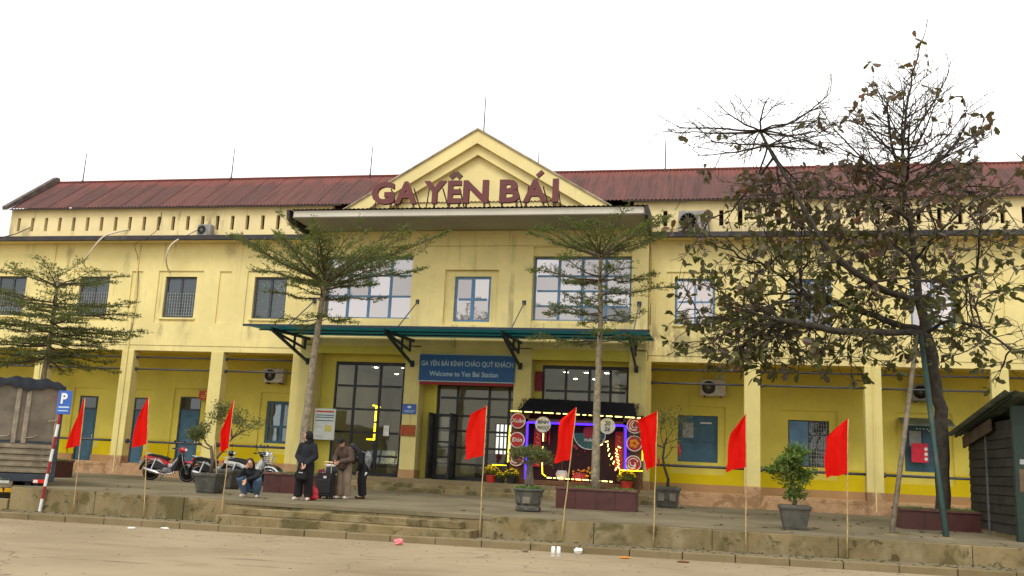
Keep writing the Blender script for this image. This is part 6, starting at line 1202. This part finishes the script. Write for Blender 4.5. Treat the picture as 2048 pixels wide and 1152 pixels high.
# ---- the big almond tree
rng = np.random.RandomState(4); YB_ = -8.2
bt = thing('almond_tree', 'big leaning tree with broad green brown leaves and bare upper twigs', 'tree', (12.0, YB_, .4)); O_ = np.array(bt.location)
def w(px, py, dy=0): return np.array(at(px, py, YB_+dy))-O_
main = [np.array((.2, 0, -.1)), w(1886, 940), w(1880, 820), w(1868, 740), w(1852, 665), w(1840, 600, .1), w(1828, 520, .1), w(1818, 440, .1), w(1808, 370, 0), w(1806, 300, 0), w(1812, 220, 0), w(1826, 150, 0), w(1846, 75, 0)]
limbs = [(5, [w(1790, 590, -.6), w(1725, 556, -1.2), w(1660, 505, -1.5), w(1612, 425, -1.4)]), (4, [w(1770, 640, .8), w(1690, 610, 1.4), w(1600, 590, 1.8)]), (5, [w(1905, 560, .8), w(1965, 545, 1.3), w(2030, 570, 1.6)]), (4, [w(1900, 640, -.8), w(1965, 655, -1.4), w(2020, 700, -1.7)]), (6, [w(1780, 480, 1.2), w(1730, 430, 2.0)]), (6, [w(1880, 460, -1.0), w(1945, 400, -1.6)]), (4, [w(1760, 665, -1.0), w(1660, 660, -1.6), w(1560, 640, -1.9)]), (7, [w(1860, 400, 1.0), w(1930, 360, 1.6)]), (7, [w(1760, 400, -.8), w(1700, 380, -1.2)])]
lean = [w(1640, 470, -1.5), w(1596, 400, -1.0), w(1560, 335, -.6), w(1535, 292, -.5), w(1518, 262, -.5)]
nodes = []; par = []; mark = []
def poly(pts, parent, step=.25):
    last = parent; cur = nodes[parent] if parent >= 0 else pts[0]; ids = []
    if parent < 0: nodes.append(pts[0]); par.append(-1); last = 0; ids.append(0)
    for p in (pts if parent >= 0 else pts[1:]):
        n = max(1, int(np.linalg.norm(p-cur)/step)); a = cur.copy()
        for i in range(1, n+1): nodes.append(a+(p-a)*i/n+rng.normal(0, .018, 3)); par.append(last); last = len(nodes)-1
        cur = p; ids.append(last)
    return ids
ids = poly(main, -1); ntr = len(nodes)
lid = []
for k, pts in limbs: lid.append(poly(pts, ids[k]))
n_lean = len(nodes); lean_ids = poly(lean, lid[0][2]); n_lean2 = len(nodes)
def spray(i, d, L, lev, fork=.62, upc=.10):      # straight twig with alternate forks, ends turning up
    d = np.array(d, float); d /= np.linalg.norm(d); n = max(2, int(L/.13)); last = i; sgn = 1 if rng.rand() < .5 else -1
    for k in range(n):
        d = d+np.array((0, 0, upc*.35))+rng.normal(0, .055, 3); d /= np.linalg.norm(d); nodes.append(nodes[last]+d*L/n); par.append(last); last = len(nodes)-1
        if lev and k >= max(1, n*.15) and rng.rand() < .72:
            sd = np.cross(d, rng.normal(0, 1, 3)*[.5, .5, 1.4]); sd /= np.linalg.norm(sd)+1e-9; sgn = -sgn; spray(last, d*.75+sd*fork*sgn, L*(.32+.28*rng.rand())*(1-.45*k/n), lev-1, fork, upc)
n_struct = len(nodes); S_ = [i for i in range(n_struct) if i >= ids[4]]
for k in range(17):      # bare umbrella on the pale stem
    a = k*.84+rng.uniform(-.2, .2); up = rng.uniform(-.10, .16); spray(lean_ids[-1] if k % 3 else lean_ids[-2], (math.cos(a), math.sin(a)*.9, up), rng.uniform(1.5, 2.3), 3, .62, .035 if k % 2 else -.06)
for k in range(46):      # leader: wide low whorls, short upper ones
    t_ = (k/45)**1.25; i = int(ids[8]+(ids[12]-ids[8])*t_*.97); a = k*2.4; L = (.3+2.5*(1-t_)**1.25)*rng.uniform(.75, 1.1); spray(i, (math.cos(a), math.sin(a), .16+.75*t_), L, 3 if t_ < .6 else 2, .62, .11)
spray(ids[12], (.25, 0, 1), .6, 2, .6, .05)
for rnd_, (cnt, q0, Lmin, Lmax, lev) in enumerate(((120, .55, .9, 3.2, 2), (430, .15, .7, 1.7, 3))):      # the leafy crown, limb to rim
    SP = np.array([nodes[i] for i in S_]); n0 = len(nodes)
    for k in range(cnt):
        a = rng.normal(size=3); a /= np.linalg.norm(a); q = rng.uniform(q0, 1.0)**.7; px = 1712+366*a[0]*q; py = 540-205*a[2]*q; dd = 2.8*a[1]*q
        if k < 30: px, py, dd = 1380+24*k+rng.uniform(-15, 15), 650+70*rng.rand(), rng.uniform(-2.2, 1)
        elif k < 62: px, py, dd = 1480+17*(k-30)+rng.uniform(-15, 15), 350+70*rng.rand(), rng.uniform(-2., 2.)
        T_ = w(px, py, dd); D2 = np.linalg.norm(SP-T_, axis=1); j = S_[int(np.argmin(D2+rng.uniform(0, .6, len(D2))))]; dv = T_-nodes[j]; L = max(Lmin, min(Lmax, np.linalg.norm(dv)))
        spray(j, dv/np.linalg.norm(dv)+rng.normal(0, .14, 3), L, lev, .72, .03 if py < 520 else -.04)
    S_ = S_+list(range(n0, len(nodes)))
n_fix = len(nodes); att = []; att_up = []
N = np.array(nodes); PR = par; R, ch = radii(N, PR, .0068, 2.45)
d0 = np.linalg.norm(N[:ntr]-N[0], axis=1); R[:ntr] = np.interp(d0, [0, 4.2, 6, 8.5, 12.5], [.175, .145, .085, .05, .012]); R = np.minimum(R, np.where(np.arange(len(N)) < ntr, 9, .085)); R[n_lean:n_lean2] = np.minimum(R[n_lean:n_lean2], np.linspace(.055, .04, n_lean2-n_lean)); R[n_lean2:] = np.minimum(R[n_lean2:], np.where(np.arange(n_lean2, len(N)) < n_fix, .034, .085))
part('trunk', MB().tube(N[:ntr], R[:ntr], 12), 'bark_dark', bt, smooth=True)
roots = [c for i in range(ntr) for c in ch[i] if c >= ntr]; lm = limb_mesh(N, R, ch, roots=roots)
for c in roots: lm.tube([N[PR[c]], N[c]], [R[c]*1.3, R[c]], 5, cap=False)
part('branches', lm, 'bark_dark', bt, smooth=True, fix=False)
# leaves: rosettes at the twig ends
tipi = [i for i in range(n_lean2, len(N)) if not ch[i] or R[i] < .0105]
CAMl = CAM-O_; P_ = []; D_ = []; C_ = []
def pix(p): d = p-CAMl; z = d@_f; return 1024+FPX*(d@_r)/z, 576-FPX*(d@_u)/z
for i in tipi:
    px, py = pix(N[i]); d = N[i]-N[PR[i]]; d /= np.linalg.norm(d)+1e-9; tip = not ch[i]
    if py < 335 and px < 1690: pr = .02 if tip else 0
    elif py < 320: pr = .07 if tip else 0
    elif py < 430: pr = .42 if tip else .07
    else: pr = .36 if tip else .07
    if rng.rand() > pr: continue
    for q in range(rng.randint(2, 6) if tip else rng.randint(1, 3)):
        P_.append(N[i]+rng.normal(0, .03, 3)); a = rng.normal(0, .8, 3)+d*.6; D_.append(a/np.linalg.norm(a)); t_ = (py-rng.normal(470, 70)); C_.append(0 if t_ > 0 and rng.rand() < .85 else (2 if rng.rand() < .14 else 1))
P_ = np.array(P_); D_ = np.array(D_); C_ = np.array(C_); V = leaves_at(P_, D_, .235, rng, .5, .52, .35, .25)
dist = np.linalg.norm(P_-CAMl, axis=1); order = np.argsort(dist); near = order[:300]; far = order[300:]
MATS = ['leaf_almond_green', 'leaf_almond_brown', 'leaf_almond_red']
crown = link('crown', leaf_mesh('crown', V[far], MATS, C_[far]), bt); crown['kind'] = 'stuff'
for k in near:
    c0 = V[k][0]; me = bpy.data.meshes.new('leaf'); me.from_pydata([tuple(q-c0) for q in V[k]], [], [(0, 1, 2, 3), (0, 3, 4, 5)]); me.materials.append(M[MATS[C_[k]]]); link('leaf', me, crown, tuple(c0))
# props holding the leaning trunk
a = atz(1783, 1070, 0); b = at(1834, 672, YB_-.28); s_ = thing('prop_pole', 'grey wooden pole propping the big tree, left one', 'pole', a); part('pole', MB().tube([(0, 0, -.02), b-a], .055, 8), 'post_wood', s_, smooth=True); part('foot_pad', MB().lathe([(.16, 0), (.14, .02), (.08, .03)], n=10), 'concrete_kerb', s_)
a = atz(1893, 1077, 0); b = at(1842, 672, YB_-.30); s_ = thing('prop_pole', 'green steel pole propping the big tree, right one', 'pole', a); part('pole', MB().tube([(0, 0, -.02), b-a], .062, 10), 'post_green', s_, smooth=True); part('foot_pad', MB().lathe([(.18, 0), (.16, .02), (.09, .03)], n=10), 'concrete_kerb', s_)
print('tree', len(N), len(P_))
